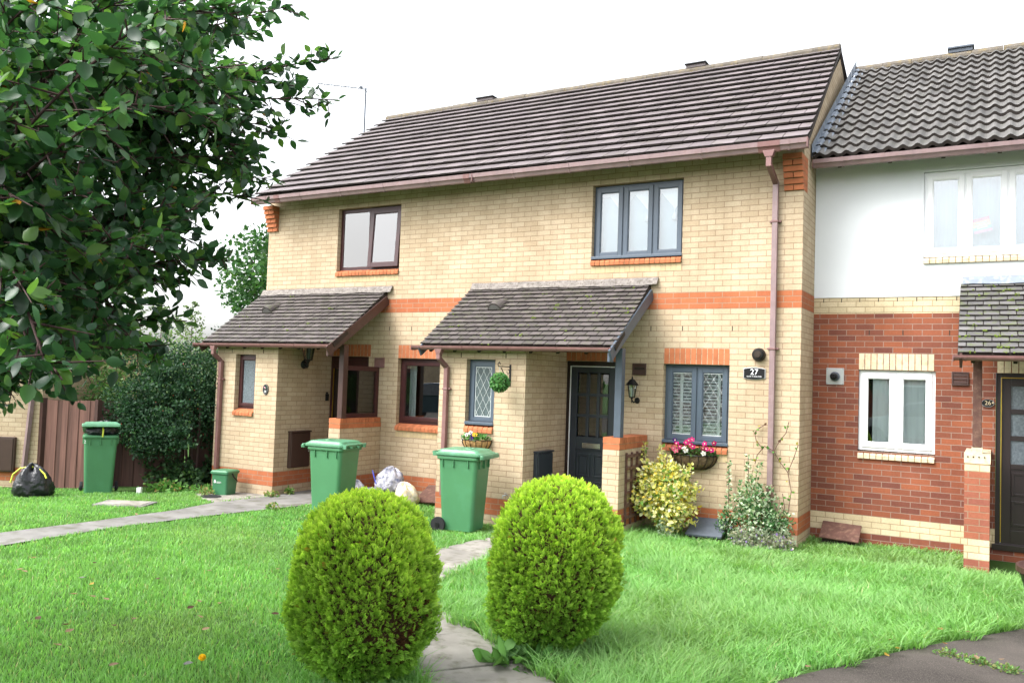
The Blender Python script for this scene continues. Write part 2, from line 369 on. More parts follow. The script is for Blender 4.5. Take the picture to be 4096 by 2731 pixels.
PATH27 = [(-2.75, -.1), (-2.85, -2.8), (-2.85, -4.2), (-2.35, -5.2), (-1.55, -5.92), (-.8, -6.38), (-.05, -6.88), (.9, -7.5)]
mb = MB()
P = np.array(PATH27); seglen = np.r_[0, np.cumsum(np.linalg.norm(np.diff(P, axis=0), axis=1))]
def path_at(s): return np.array([np.interp(s, seglen, P[:, 0]), np.interp(s, seglen, P[:, 1])])
s0 = .05
while s0 < seglen[-1]-.7:
    s1 = s0+.72
    a, b = path_at(s0), path_at(s1); tdir = uvec(b-a); nn = np.array([-tdir[1], tdir[0]]); w = .40+random.uniform(-.015, .015)
    qs = []
    for (c, sg, e) in ((a, -1, .016), (b, -1, -.016), (b, 1, -.016), (a, 1, .016)):
        q = c+tdir*e+nn*w*sg; qs.append((q[0], q[1], float(hgt(*q))+.022+random.uniform(-.006, .006)))
    low = [(x, y, z-.08) for x, y, z in qs]
    mb.add(qs+low, [(3, 2, 1, 0), (0, 1, 5, 4), (1, 2, 6, 5), (2, 3, 7, 6), (3, 0, 4, 7)])
    s0 = s1
prop(mb.build('garden_path_slabs', 'concrete', bevel=.006), kind='structure')

# ------------------------------------------------------------------ building helpers
def facade(mb, y, x0, x1, z0, z1, holes, rev=.12, mi=0):
    xs = sorted({x0, x1, *[h[0] for h in holes], *[h[1] for h in holes]}); zs = sorted({z0, z1, *[h[2] for h in holes], *[h[3] for h in holes]})
    for a, b in zip(xs[:-1], xs[1:]):
        for c, e in zip(zs[:-1], zs[1:]):
            if any(h[0] <= (a+b)/2 <= h[1] and h[2] <= (c+e)/2 <= h[3] for h in holes): continue
            mb.quad((a, y, c), (b, y, c), (b, y, e), (a, y, e), mi)
    for (a, b, c, e) in holes:
        r = y+rev
        mb.quad((a, y, c), (a, y, e), (a, r, e), (a, r, c), mi); mb.quad((b, y, e), (b, y, c), (b, r, c), (b, r, e), mi)
        mb.quad((a, y, e), (b, y, e), (b, r, e), (a, r, e), mi); mb.quad((b, y, c), (a, y, c), (a, r, c), (b, r, c), mi)
def ring(mb, x0, x1, z0, z1, y0, y1, w, wb=None, mi=0):
    wb = wb or w
    mb.box(x0, x0+w, y0, y1, z0, z1, mi); mb.box(x1-w, x1, y0, y1, z0, z1, mi)
    mb.box(x0+w, x1-w, y0, y1, z0, z0+wb, mi); mb.box(x0+w, x1-w, y0, y1, z1-w, z1, mi)
def soldiers(name, parent, x0, x1, y, z0, z1, mat, proud=.003, w=.075, depth=.05):
    mb = MB(); n = max(1, round((x1-x0)/w)); w = (x1-x0)/n
    mb.box(x0, x1, y+.004, y+depth, z0, z1, 1)
    for i in range(n): mb.box(x0+i*w+.005, x0+(i+1)*w-.005, y-proud-random.uniform(0, .0015), y+depth*.6, z0+.002, z1-.002)
    return mb.build(name, [mat, 'mortar'], parent)
def brick_sill(parent, x0, x1, y, z0, mat, proj=.035, back=.12, h=.065, rise=.055):
    mb = MB(); n = round((x1-x0)/.075); w = (x1-x0)/n
    mb.box(x0+.002, x1-.002, y-proj+.008, y+back-.005, z0+.004, z0+h*.8, 1)
    for i in range(n):
        a, b = x0+i*w+.005, x0+(i+1)*w-.005; j = random.uniform(-.002, .002)
        pr = [(y-proj+j, z0), (y-proj+j, z0+h*.75), (y-proj+.012+j, z0+h+.004), (y+back, z0+h+rise), (y+back, z0)]
        vs = [(a, q[0], q[1]) for q in pr]+[(b, q[0], q[1]) for q in pr]
        mb.add(vs, [(0, 1, 2, 3, 4), (9, 8, 7, 6, 5)]+[(i2+5, (i2+1) % 5+5, (i2+1) % 5, i2) for i2 in range(5)])
    return mb.build('sill', [mat, 'mortar'], parent)
def window(parent, y, x0, x1, z0, z1, mat, splits, rev=.085, fw=.045, sw=.055, glass='glass', label=None, room='room', cill=None, opened=None, roomd=1.2, fixed=()):
    """splits: inner x boundaries as fractions; every light is a casement with a pane"""
    yf = y+rev; mb = MB(); ring(mb, x0, x1, z0, z1, yf, yf+.06, fw)
    xs = [x0+fw]+[x0+(x1-x0)*s for s in splits]+[x1-fw]
    for s in xs[1:-1]: mb.box(s-.02, s+.02, yf, yf+.06, z0+fw, z1-fw)
    if cill: mb.box(x0-.0, x1+.0, y-.015, yf-.001, z0-.005, z0+.035)
    w = mb.build('window', mat, parent, bevel=.004)
    if label: w['label'] = label
    for i, (a, b) in enumerate(zip(xs[:-1], xs[1:])):
        a2, b2 = a+(.02 if i else 0), b-(.02 if i < len(xs)-2 else 0); zz0, zz1 = z0+fw, z1-fw
        k = .06 if (opened is not None and i == opened) else 0
        g = .003
        c = MB(); s_w = .018 if i in fixed else sw
        ring(c, a2+g-.012, b2-g+.012, zz0+g-.012, zz1-g+.012, yf-(.004 if i in fixed else .018), yf+.03, s_w)
        ga = (a2+g+s_w-.013, b2-g-s_w+.013, zz0+g+s_w-.013, zz1-g-s_w+.013)
        ring(c, ga[0], ga[1], ga[2], ga[3], yf-.006, yf+.02, .012)
        p = MB(); p.box(ga[0]+.002, ga[1]-.002, yf+.004, yf+.010, ga[2]+.002, ga[3]-.002)
        if k:
            for q in (c, p): q.v = [(vx, vy-.012-(zz1-vz)*k, vz) for vx, vy, vz in q.v]
        cm = c.build('casement', mat, w, bevel=.003); p.build('pane', glass, w)
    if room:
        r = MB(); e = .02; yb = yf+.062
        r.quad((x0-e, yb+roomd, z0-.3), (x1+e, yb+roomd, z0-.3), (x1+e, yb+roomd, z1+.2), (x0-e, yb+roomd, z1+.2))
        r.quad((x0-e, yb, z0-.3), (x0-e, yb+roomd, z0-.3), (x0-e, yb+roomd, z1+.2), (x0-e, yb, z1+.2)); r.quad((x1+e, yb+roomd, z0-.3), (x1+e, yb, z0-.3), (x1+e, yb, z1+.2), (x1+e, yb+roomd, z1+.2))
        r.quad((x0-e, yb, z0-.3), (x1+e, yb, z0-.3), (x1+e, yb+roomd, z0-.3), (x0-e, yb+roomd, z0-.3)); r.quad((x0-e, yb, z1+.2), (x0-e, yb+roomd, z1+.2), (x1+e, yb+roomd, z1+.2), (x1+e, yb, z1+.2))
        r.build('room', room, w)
    return w, xs
def lead_diamonds(parent, x0, x1, z0, z1, y, px, pz, r=.0032, border=True):
    mb = MB()
    def seg(a, b): mb.beam((a[0], y, a[1]), (b[0], y, b[1]), r*2, r*1.2, (0, 1, 0))
    s = pz/px; W_, H_ = x1-x0, z1-z0
    c = -H_/s
    for sg in (1, -1):
        k = math.floor(-H_/pz)-1
        while True:
            xs = x0+k*px; k += 1
            if xs > x1+H_/s: break
            # line x = xs + sg*(z - zref)/s
            zref = z0 if sg == 1 else z1
            pts = []
            za, zb = z0, z1
            f = lambda z: xs+sg*(z-zref)/s if sg == 1 else xs+(z1-z)/s
            xa, xb = f(za), f(zb)
            if xa > xb: xa, xb, za, zb = xb, xa, zb, za
            if xb < x0 or xa > x1: continue
            t0 = max(0, (x0-xa)/(xb-xa)); t1 = min(1, (x1-xa)/(xb-xa))
            if t1-t0 < .01: continue
            seg((xa+(xb-xa)*t0, za+(zb-za)*t0), (xa+(xb-xa)*t1, za+(zb-za)*t1))
    if border: ring(mb, x0, x1, z0, z1, y-.001, y+.003, .008)
    return mb.build('lead_came', 'lead_came', parent)
def lerp(a, b, t): return np.asarray(a, float)*(1-t)+np.asarray(b, float)*t
def tiles(name, parent, mat, e0, e1, r0, r1, rows, tw, th=.022, jit=.003, gap=.004, under='soffit_dark'):
    mb = MB(); e0, e1, r0, r1 = (np.asarray(q, float) for q in (e0, e1, r0, r1))
    nrm = uvec(np.cross(e1-e0, r0-e0)); L = np.linalg.norm(e1-e0); n = max(1, round(L/tw))
    for i in range(rows):
        t0, t1 = i/rows, min(1, (i+1.12)/rows)
        a0, a1, b0, b1 = lerp(e0, r0, t0), lerp(e1, r1, t0), lerp(e0, r0, t1), lerp(e1, r1, t1)
        off = 0 if i % 2 == 0 else .5
        edges = [0]+[min(1, max(0, (j+off)/n)) for j in range(0, n+1)]+[1]; edges = sorted(set(edges))
        for u0, u1 in zip(edges[:-1], edges[1:]):
            if u1-u0 < .05/L*2: pass
            g = gap/L/2; ja, jb = random.uniform(-jit, jit), random.uniform(-jit, jit); js = random.uniform(-jit, jit)*.8
            sl = uvec(r0-e0)*js
            A, B = lerp(a0, a1, u0+g)+nrm*(th+ja)+sl, lerp(a0, a1, u1-g)+nrm*(th+jb)+sl; Cq, D = lerp(b0, b1, u1-g)+nrm*.006, lerp(b0, b1, u0+g)+nrm*.006
            lo = -nrm*(th*.45)
            mb.add([A, B, Cq, D, A+lo, B+lo, Cq-nrm*.006, D-nrm*.006], [(0, 1, 2, 3)], 0); mb.add([A, B, Cq, D, A+lo, B+lo, Cq-nrm*.006, D-nrm*.006], [(4, 5, 1, 0), (7, 4, 0, 3), (5, 6, 2, 1), (7, 6, 5, 4)], 2)
    d = -nrm*.06; s1 = -nrm*.004
    vs = [q+s1 for q in (e0, e1, r1, r0)]+[q+d for q in (e0, e1, r1, r0)]
    mb.add(vs, [(0, 1, 2, 3), (7, 6, 5, 4), (0, 4, 5, 1), (1, 5, 6, 2), (2, 6, 7, 3), (3, 7, 4, 0)], 1)
    return mb.build(name, [mat, under, 'tile_edge'], parent)
def wave_tiles(name, parent, mat, x0, x1, Ye, ze, Yr, zr, rows, per, amp, th=.045):
    mb = MB(); sub = 8; n = int(math.ceil((x1-x0)/per)); s = uvec((0, Yr-Ye, zr-ze)); nrm = np.array([0, -s[2], s[1]])
    w = lambda u: amp*(.5+.5*math.cos(2*math.pi*u))**1.35
    for i in range(rows):
        t0, t1 = i/rows, min(1, (i+1.1)/rows)
        for j in range(n):
            jj = random.uniform(-.004, .004); js = random.uniform(-.005, .005); rn = random.random()
            vs = []; m = sub+1
            for k in range(m):
                u = k/sub; x = min(x0+(j+u)*per, x1); hh = w(u+.5)
                a = lerp((x, Ye, ze), (x, Yr, zr), t0)+s*js; b = lerp((x, Ye, ze), (x, Yr, zr), t1)
                vs += [a+nrm*(hh+th+jj), b+nrm*(hh+.003), a+nrm*(hh+jj-.004)]
            fs = []
            for k in range(sub): p = k*3; q = p+3; fs += [(p, q, q+1, p+1)]
            mb.add(vs, fs, 0, rn); mb.add(vs, [(k*3+2, k*3+5, k*3+3, k*3) for k in range(sub)], 2, rn)
    d = -nrm*.07
    e0, e1, r0, r1 = (np.array(q) for q in ((x0, Ye, ze), (x1, Ye, ze), (x0, Yr, zr), (x1, Yr, zr)))
    vs = [q-nrm*.006 for q in (e0, e1, r1, r0)]+[q+d for q in (e0, e1, r1, r0)]
    mb.add(vs, [(0, 1, 2, 3), (7, 6, 5, 4), (0, 4, 5, 1), (1, 5, 6, 2), (2, 6, 7, 3), (3, 7, 4, 0)], 1)
    return mb.build(name, [mat, 'soffit_dark', 'tile_edge'], parent)
def gutter(parent, x0, x1, y, z, kind='square', unions=(), brackets=(), h=.09, mat='gutter_brown'):
    """y, z: rear top edge of the trough; it projects towards -Y"""
    mb = MB()
    if kind == 'square': pr = [(0, 0), (0, -h), (-.055, -h), (-.075, -h*.62), (-.098, -h*.5), (-.105, 0), (-.098, 0), (-.09, -h*.42), (-.068, -h*.55), (-.05, -h+.006), (-.006, -h+.006), (-.006, 0)]
    else:
        o = [(-.055+.055*math.cos(t), .055*math.sin(t)*1.05) for t in np.linspace(0, -math.pi, 9)]
        pr = o+[(-.055+.05*math.cos(t), .05*math.sin(t)) for t in np.linspace(-math.pi, 0, 9)]
    def ext(a, b, gr, mi):
        mb.loft([[(a, y+q[0]*gr-(gr-1)*-.05, z+q[1]*gr) for q in pr], [(b, y+q[0]*gr-(gr-1)*-.05, z+q[1]*gr) for q in pr]], mi)
    ext(x0, x1, 1, 0)
    for u in unions: ext(u[0], u[1], 1.07, 1)
    for b in brackets: ext(b-.012, b+.012, 1.08, 0)
    mb.box(x0-.006, x0+.004, y-.108, y+.002, z-h-.004, z+.003, 1); mb.box(x1-.004, x1+.006, y-.108, y+.002, z-h-.004, z+.003, 1)
    return mb.build('gutter', [mat, 'pipe_brown' if mat != 'gutter_dark' else mat], parent)
def sqpipe(name, parent, pts, w, mat, unions=()):
    mb = MB()
    for p, q in zip(pts[:-1], pts[1:]):
        up = (0, 1, 0) if abs(p[2]-q[2]) > .02 else (0, 0, 1); d = uvec(np.subtract(q, p))*w*.42
        mb.beam(np.subtract(p, d if p is not pts[0] else 0), np.add(q, d if q is not pts[-1] else 0), w, w, (1, 0, 0) if abs(d[1]) > .001 or abs(d[2]) > 0 else (0, 0, 1))
    for (x, y, za, zb) in unions: mb.box(x-w*.62, x+w*.62, y-w*.62, y+w*.62, za, zb, 1)
    for (x, y, za, zb) in unions:
        if zb-za < .06: mb.box(x-w*1.05, x+w*1.05, y-.005, y+w*.75, (za+zb)/2-.012, (za+zb)/2+.012, 1)
    return mb.build(name, [mat, 'pipe_brown'], parent, bevel=.005)

RZ, RY = 7.60, 3.45
EY, EZL, EZR = -.42, 5.07, 5.03
def ez(x): return EZL+(EZR-EZL)*(x+9.35)/9.47
def house_roof(parent, xa, xb, ra, rb):
    t = tiles('roof', parent, 'tile_brown', (xa, EY, ez(xa)), (xb, EY, ez(xb)), (ra, RY, RZ), (rb, RY, RZ), 15, .30, .054, .003, .009)
    b = MB(); b.quad((rb, RY+.01, RZ), (ra, RY+.01, RZ), (xa, 7.3, 5.05), (xb, 7.3, 5.05)); b.quad((ra, RY+.01, RZ-.08), (rb, RY+.01, RZ-.08), (xb, 7.3, 4.97), (xa, 7.3, 4.97)); b.build('rear_slope', 'tile_brown', t)
    m = MB(); n = int((rb-ra)/.45)
    for i in range(n+1):
        a = ra+(rb-ra)*i/(n+1); c = ra+(rb-ra)*(i+1)/(n+1)-.006; k = random.uniform(-.006, .006)
        pr = [(RY+.13*math.cos(q), RZ-.035+k+.10*math.sin(q)) for q in np.linspace(math.pi+.25, -.25, 9)]
        m.loft([[(a, *q) for q in pr], [(c, *q) for q in pr]])
    m.build('ridge_tiles', 'ridge_tile', t)
    return t
def ridge_vent(parent, x0, x1):
    m = MB(); m.box(x0, x1, RY-.11, RY+.11, RZ+.03, RZ+.085, 1); m.box(x0-.02, x1+.02, RY-.14, RY+.14, RZ+.086, RZ+.11, 0)
    m.build('ridge_vent', ['black_plastic', 'tile_brown'], parent, bevel=.006)
def eaves(parent, xa, xb):
    m = MB(); sl = (RZ-5.05)/(RY-EY)
    for x in np.arange(xa+.25, xb-.1, .6): m.beam((x, -.36, 4.97), (x, .06, 4.97+.42*sl), .045, .10, (0, 0, 1))
    m.quad((xa, EY+.03, 5.0), (xb, EY+.03, 5.0), (xb, .1, 5.0+.5*sl), (xa, .1, 5.0+.5*sl))
    prop(m.build('rafter_feet', 'soffit_dark', parent))
PEY, PEZ, PTZ = -1.32, 2.42, 3.345
def porch(parent, x0, x1, barge, wavevent, gx0, gx1, dp, yo=0.0, mat='tile_porch', right=True, flash='flash_white', dark=False):
    pr = tiles('porch_roof', parent, mat, (x0, PEY+yo, PEZ), (x1, PEY+yo, PEZ), (x0-.02, -.005+yo, PTZ), (x1-.05, -.005+yo, PTZ), 14, .165, .032, .004, .010)
    m = MB(); n = 26
    top = [3.44+random.uniform(-.004, .004) for i in range(n+1)]; bot = [3.335+random.uniform(-.008, .006) for i in range(n+1)]
    for i in range(n):
        a, b = x0+.0+(x1+.06-x0)*i/n, x0+(x1+.06-x0)*(i+1)/n
        y1_, y0_ = yo-.004, yo-.05
        vs = [(a, y1_-.016, top[i]), (b, y1_-.016, top[i+1]), (b, y0_-.03, bot[i+1]), (a, y0_-.03, bot[i]), (a, y1_+.004, top[i]), (b, y1_+.004, top[i+1])]
        m.add(vs, [(3, 2, 1, 0), (0, 1, 5, 4)], 0, .5)
    m.build('flashing', flash, pr)
    s = (PTZ-PEZ)/(0-PEY)
    m = MB()
    for x in np.arange(x0+.15, x1-.05, .4): m.beam((x, PEY+yo+.03, PEZ-.065), (x, -.02+yo, PTZ-.1), .04, .075)
    m.build('rafters', 'soffit_dark', pr)
    g = MB()
    if right:
        g.beam((x1-.026, PEY+yo-.09, PEZ-.115), (x1-.026, -.012+yo, PTZ-.135), .028, .15); g.build('barge_board', barge, pr, bevel=.003)
        g = MB(); g.box(x1-.075, x1-.042, PEY+yo-.06, PEY+yo+.06, PEZ-.19, PEZ-.07); g.build('barge_foot', barge, pr, bevel=.003)
    g = MB(); g.beam((x0+.035, PEY+yo-.06, PEZ-.10), (x0+.035, -.012+yo, PTZ-.125), .028, .13)
    g.build('barge_board', barge, pr, bevel=.003)
    gutter(parent, gx0, gx1, PEY+yo+.01, PEZ-.015, 'round', [], list(np.arange(gx0+.12, gx1, .72)), h=.06, mat='pipe_brown' if not dark else 'pipe_brown')
    if wavevent:
        vx, vy = wavevent; vz = PEZ+s*(vy-PEY); m = MB(); d = np.array([0, 1, s]); d = uvec(d); nn = np.array([0, -d[2], d[1]])
        def arch(o, r, h): return [np.array([vx, vy, vz])+d*o+np.array([1, 0, 0])*r*math.cos(q)+nn*(h*math.sin(q)+.015) for q in np.linspace(math.pi, 0, 9)]
        m.loft([arch(-.13, .115, .115), arch(.02, .11, .095), arch(.16, .10, .03)], 0)
        m.loft([arch(-.135, .09, .085), arch(-.131, .09, .085)], 1)
        m.build('roof_vent', [mat, 'room_mid'], pr)
    return pr
# ------------------------------------------------------------------ the two buff brick houses
def buff_house(nm, label, xl, xr, porchx, win_up, splits_up, win_lo, door, dwarfx, upvc, cill, first):
    """porchx = left, right face of the porch; dwarfx = right face of the dwarf wall"""
    H = thing('brick_house', label, 'house', ((xl+xr)/2, 0, 0))
    pl, prr = porchx
    m = MB()
    facade(m, 0, xl, xr, -.4, 5.25, [(win_up[0], win_up[1], 3.636, 4.8), (win_lo[0], win_lo[1], 1.09, 2.255), (door[0], door[1], .0, 2.27)])
    for x, sg in ((xl, -1), (xr, 1)):
        if (first and sg == -1) or (not first and sg == 1):
            q = [(x, 0, -.4), (x, 6.9, -.4), (x, 6.9, 5.15), (x-(.13 if sg == 1 else 0), 3.45, 7.42), (x, 0, 5.2)]
            m.add(q, [(0, 1, 2, 3, 4) if sg == 1 else (4, 3, 2, 1, 0)])
    m.quad((xr, 6.9, -.4), (xl, 6.9, -.4), (xl, 6.9, 5.25), (xr, 6.9, 5.25))
    # open perpends above the openings
    rows = [(3.375, list(np.arange(pl+.3, prr+1.2, .45))), (2.7, [win_lo[0]+.02+.225*k for k in (-1, 1, 4)])]
    for z, xs in rows:
        for x in xs:
            if xl+.1 < x < xr-.1: m.box(x, x+.011, -.0025, .0, z+.006, z+.07, 1)
    m.build('wall', ['buff_brick', 'soffit_dark'], H)
    # porch
    m = MB(); wx = (pl+.445, pl+.905)
    facade(m, -1.2, pl, prr, -.4, 2.48, [(wx[0], wx[1], 1.24, 2.235)])
    sl = (PTZ-PEZ)/(-PEY); zt = lambda y: PEZ+sl*(y-PEY)-.07
    m.add([(prr, -1.2, -.4), (prr, 0, -.4), (prr, 0, zt(0)), (prr, -1.2, zt(-1.2))], [(0, 1, 2, 3)])
    m.add([(pl, -1.2, -.4), (pl, 0, -.4), (pl, 0, zt(0)), (pl, -1.2, zt(-1.2))], [(3, 2, 1, 0)])
    for x in (wx[0]-.1, wx[1]+.16): m.box(x, x+.011, -1.2025, -1.2, 2.256, 2.32, 1)
    m.build('porch_wall', ['buff_brick_low', 'soffit_dark'], H)
    brick_sill(H, wx[0], wx[1], -1.2, 1.235, 'orange_brick')
    # dwarf wall
    dx = dwarfx; m = MB(); m.box(dx-.225, dx, -1.0, -.002, -.4, 1.12); dwm = m.build('dwarf_wall', 'buff_dwarf', H)
    m = MB(); m.box(dx-.222, dx-.003, -.997, -.003, 1.118, 1.272, 1)
    for k in range(5):
        a = -1.0+k*.2; m.box(dx-.225, dx+.002, a+(.004 if k else 0), min(a+.196, -.003), 1.126, 1.194)
    for k in range(13):
        a = -1.0+k*.075; m.box(dx-.228, dx+.004, a+(.0 if k == 0 else .004), min(a+.07, -.003), 1.204, 1.278)
    m.build('coping', ['orange_brick', 'mortar'], dwm)
    m = MB(); m.box(dx-.10, dx-.005, -.97, -.86, 1.279, 2.42)
    m.build('porch_post', 'stain_wood' if first else 'paint_grey', H, bevel=.006)
    m = MB(); m.box(prr+.001, dx-.101, -.96, -.88, 2.36, 2.46); m.build('porch_beam', 'soffit_dark', H)
    # windows
    brick_sill(H, win_up[0], win_up[1], 0, 3.637, 'orange_brick'); soldiers('header_course', H, win_up[0], win_up[1], 0, 3.528, 3.634, 'buff_header', .002)
    soldiers('lintel', H, win_lo[0]-.0, win_lo[1]+.0, 0, 2.257, 2.47, 'orange_brick')
    brick_sill(H, win_lo[0], win_lo[1], 0, 1.09, 'orange_brick')
    soldiers('header_course', H, win_lo[0], win_lo[1], 0, .985, 1.088, 'buff_header', .002)
    soldiers('lintel', H, prr+.006, door[1]+.04, 0, 2.272, 2.47, 'orange_brick')
    # corbel
    m = MB(); cx = (xl-.004, xl+.235) if first else (xr-.235, xr+.004)
    for i in range(6):
        z = 4.5+i*.075; yo = -.012-.026*(i+1)
        m.box(cx[0]+.003, cx[1]-.003, yo+.008, .222, z+.064, z+.0752, 1)
        if i % 2: m.box(cx[0], cx[1], yo, .225, z+.001, z+.064)
        else: m.box(cx[0], (cx[0]+cx[1])/2-.005, yo, .225, z+.001, z+.064); m.box((cx[0]+cx[1])/2+.005, cx[1], yo, .225, z+.001, z+.064)
    m.build('corbel', ['orange_brick', 'mortar'], H)
    return H, wx
plain('buff_header', (.49, .38, .225), .92, .12, 9, .2, bump=.002, rnd=.09)

XM = -4.70
h28, w28 = buff_house(28, 'left half of the buff brick pair, with brown window frames and number 28 porch', -9.39, XM, (-9.2, -7.8),
                      (-7.736, -6.386), [.5], (-6.33, -5.43), (-7.795, -6.94), -6.63, 'upvc_rosewood', False, True)
h27, w27 = buff_house(27, 'right half of the buff brick pair, with grey window frames and number 27 porch', XM, 0.0, (-4.66, -3.28),
                      (-2.93, -1.58), [1/3, 2/3], (-1.795, -.895), (-3.275, -2.46), -2.0, 'upvc_grey', True, False)
# roofs (one slope each, meeting on the party line)
rf28 = house_roof(h28, -9.33, XM, -9.50, XM); rf27 = house_roof(h27, XM, .12, XM, -.12)
ridge_vent(rf28, -7.15, -6.77); ridge_vent(rf27, -2.72, -2.37)
eaves(h28, -9.33, XM); eaves(h27, XM, .10)
GY, GZ = EY+.02, 5.035
def main_gutter(parent, xa, xb, unions, brackets):
    n = 2; g = gutter(parent, xa, xb, GY, GZ-.005, 'square', unions, brackets, h=.115); return g
main_gutter(h28, -9.34, XM-.004, [(-8.80, -8.68), (-4.86, -4.75)], [-9.0, -8.2, -7.3, -6.4, -5.5])
main_gutter(h27, XM+.004, .125, [(-.47, -.20)], [-4.0, -3.1, -2.2, -1.2, -.1])
# downpipe of 27, from the gutter outlet to the flower bed
m_ = MB(); m_.loft([[(-.335+sx*.075, GY-.05+sy*.045, 4.918) for sx, sy in ((-1, -1), (1, -1), (1, 1), (-1, 1))], [(-.335+sx*.045, GY-.05+sy*.04, 4.84) for sx, sy in ((-1, -1), (1, -1), (1, 1), (-1, 1))]])
m_.build('gutter_outlet', 'pipe_brown', h27, bevel=.004)
dp = sqpipe('downpipe', h27, [(-.335, GY-.05, 4.85), (-.335, GY-.05, 4.72)], .066, 'pipe_brown')
sqpipe('downpipe', h27, [(-.335, GY-.05, 4.75), (-.335, -.055, 4.60)], .064, 'gutter_dark')
sqpipe('downpipe', h27, [(-.335, -.055, 4.62), (-.335, -.055, .72)], .068, 'gutter_brown', [(-.335, -.055, 4.09, 4.12), (-.335, -.055, 2.46, 2.49)])
sqpipe('downpipe', h27, [(-.335, -.055, .75), (-.335, -.055, .12)], .076, 'pipe_brown')
for H, x in ((h28, -9.05), (h27, -4.515)):
    yb = -1.2-.045
    m_ = MB(); m_.loft([[(x-.055+sx*.06, PEY-.045+sy*.04, 2.36) for sx, sy in ((-1, -1), (1, -1), (1, 1), (-1, 1))], [(x-.055+sx*.034, PEY-.045+sy*.034, 2.29) for sx, sy in ((-1, -1), (1, -1), (1, 1), (-1, 1))]])
    m_.build('gutter_outlet', 'pipe_brown', H, bevel=.004)
    sqpipe('downpipe', H, [(x-.055, PEY-.045, 2.30), (x-.055, PEY-.045, 2.22)], .06, 'pipe_brown')
    sqpipe('downpipe', H, [(x-.055, PEY-.045, 2.23), (x, yb, 2.11)], .058, 'gutter_dark')
    sqpipe('downpipe', H, [(x, yb, 2.12), (x, yb, .34)], .062, 'pipe_brown', [(x, yb, 1.80, 1.825)])
pr28 = porch(h28, -9.45, -6.55, 'stain_wood', (-8.75, -.45), -9.56, -6.58, None)
pr27 = porch(h27, -4.93, -1.96, 'paint_grey', (-4.18, -.45), -5.02, -1.99, None)
# upper windows
wu28, _ = window(h28, 0, -7.736, -6.386, 3.735, 4.795, 'upvc_rosewood', [.49], .085, glass='glass_sky', label='dark brown window, right casement tilted open', opened=1, sw=.075, fixed=(0,))
wu27, xs27 = window(h27, 0, -2.93, -1.58, 3.735, 4.795, 'upvc_grey', [1/3, 2/3], .085, glass='glass_bedroom', label='grey three light window', sw=.06, cill=True)
# lower windows
wl28, _ = window(h28, 0, -6.33, -5.43, 1.20, 2.253, 'upvc_rosewood', [], .085, fw=.06, sw=.055, label='brown single pane window', roomd=2.2)
wl27, xl27 = window(h27, 0, -1.795, -.895, 1.20, 2.253, 'upvc_grey', [.5], .085, fw=.05, sw=.06, cill=True, label='grey two light window with leaded panes')
# porch windows
wp28, _ = window(h28, -1.2, w28[0], w28[1], 1.345, 2.233, 'upvc_rosewood', [], .09, fw=.05, sw=.045, glass='obscure_glass', label='narrow brown window with obscure glass', room=None)
wp27, _ = window(h27, -1.2, w27[0], w27[1], 1.345, 2.233, 'upvc_grey', [], .09, fw=.05, sw=.05, glass='obscure_light', label='narrow grey window with diamond leading', room=None, cill=True)
lead_diamonds(wp27, w27[0]+.10, w27[1]-.10, 1.45, 2.13, -1.2+.09-.002, .10, .19, .0017)
for a, b in ((-1.795+.05+.05, -1.345-.02-.05), (-1.345+.02+.05, -.895-.05-.05)):
    lead_diamonds(wl27, a, b, 1.315, 2.14, .085-.002, .105, .17, .0012)
# doors
def door27():
    m = MB(); ring(m, -3.275, -2.46, -.0, 2.268, .04, .10, .055, .03); f = m.build('door_frame', 'door_dark', h27, bevel=.003)
    m = MB(); m.box(-3.218, -3.206, .028, .04, .05, 2.20); m.box(-3.206, -2.53, .028, .04, 2.188, 2.20); m.build('weather_strip', 'upvc_white', f)
    d = MB(); x0, x1, y = -3.212, -2.52, .055
    ring(d, x0, x1, .05, 2.205, y, y+.045, .10, .14)
    px = [x0+.10+i*(x1-x0-.20)/3 for i in range(4)]; zs = [1.19, 1.49, 1.79, 2.105]
    d.box(x0+.1, x1-.1, y, y+.045, 1.0, 1.19); d.box(x0+.1, x1-.1, y+.02, y+.04, .19, 1.0)
    for xx in px[1:-1]: d.box(xx-.022, xx+.022, y+.002, y+.043, 1.19, 2.105)
    for zz in zs[1:-1]: d.box(x0+.1, x1-.1, y+.004, y+.041, zz-.022, zz+.022)
    xm = (x0+x1)/2
    for a, b in ((x0+.12, xm-.02), (xm+.02, x1-.12)):
        for za, zb in ((.22, .56), (.62, .95)):
            ring(d, a, b, za, zb, y+.004, y+.02, .03); d.box(a+.05, b-.05, y+.008, y+.022, za+.05, zb-.05)
    dd = d.build('door', 'door_slate', h27, bevel=.004)
    g = MB()
    for i in range(3):
        for j in range(3): g.box(px[i]+.02, px[i+1]-.02, y+.02, y+.026, zs[j]+.02, zs[j+1]-.02)
    g.build('pane', 'glass', dd)
    b = MB(); b.quad((x0, y+.3, .05), (x1, y+.3, .05), (x1, y+.3, 2.2), (x0, y+.3, 2.2)); b.build('hall', 'room', dd)
    l = MB(); ring(l, xm-.14, xm+.14, 1.03, 1.10, y-.012, y, .012); l.box(xm-.125, xm+.125, y-.006, y-.001, 1.043, 1.088); l.build('letterbox', 'chrome', dd, bevel=.002)
door27()
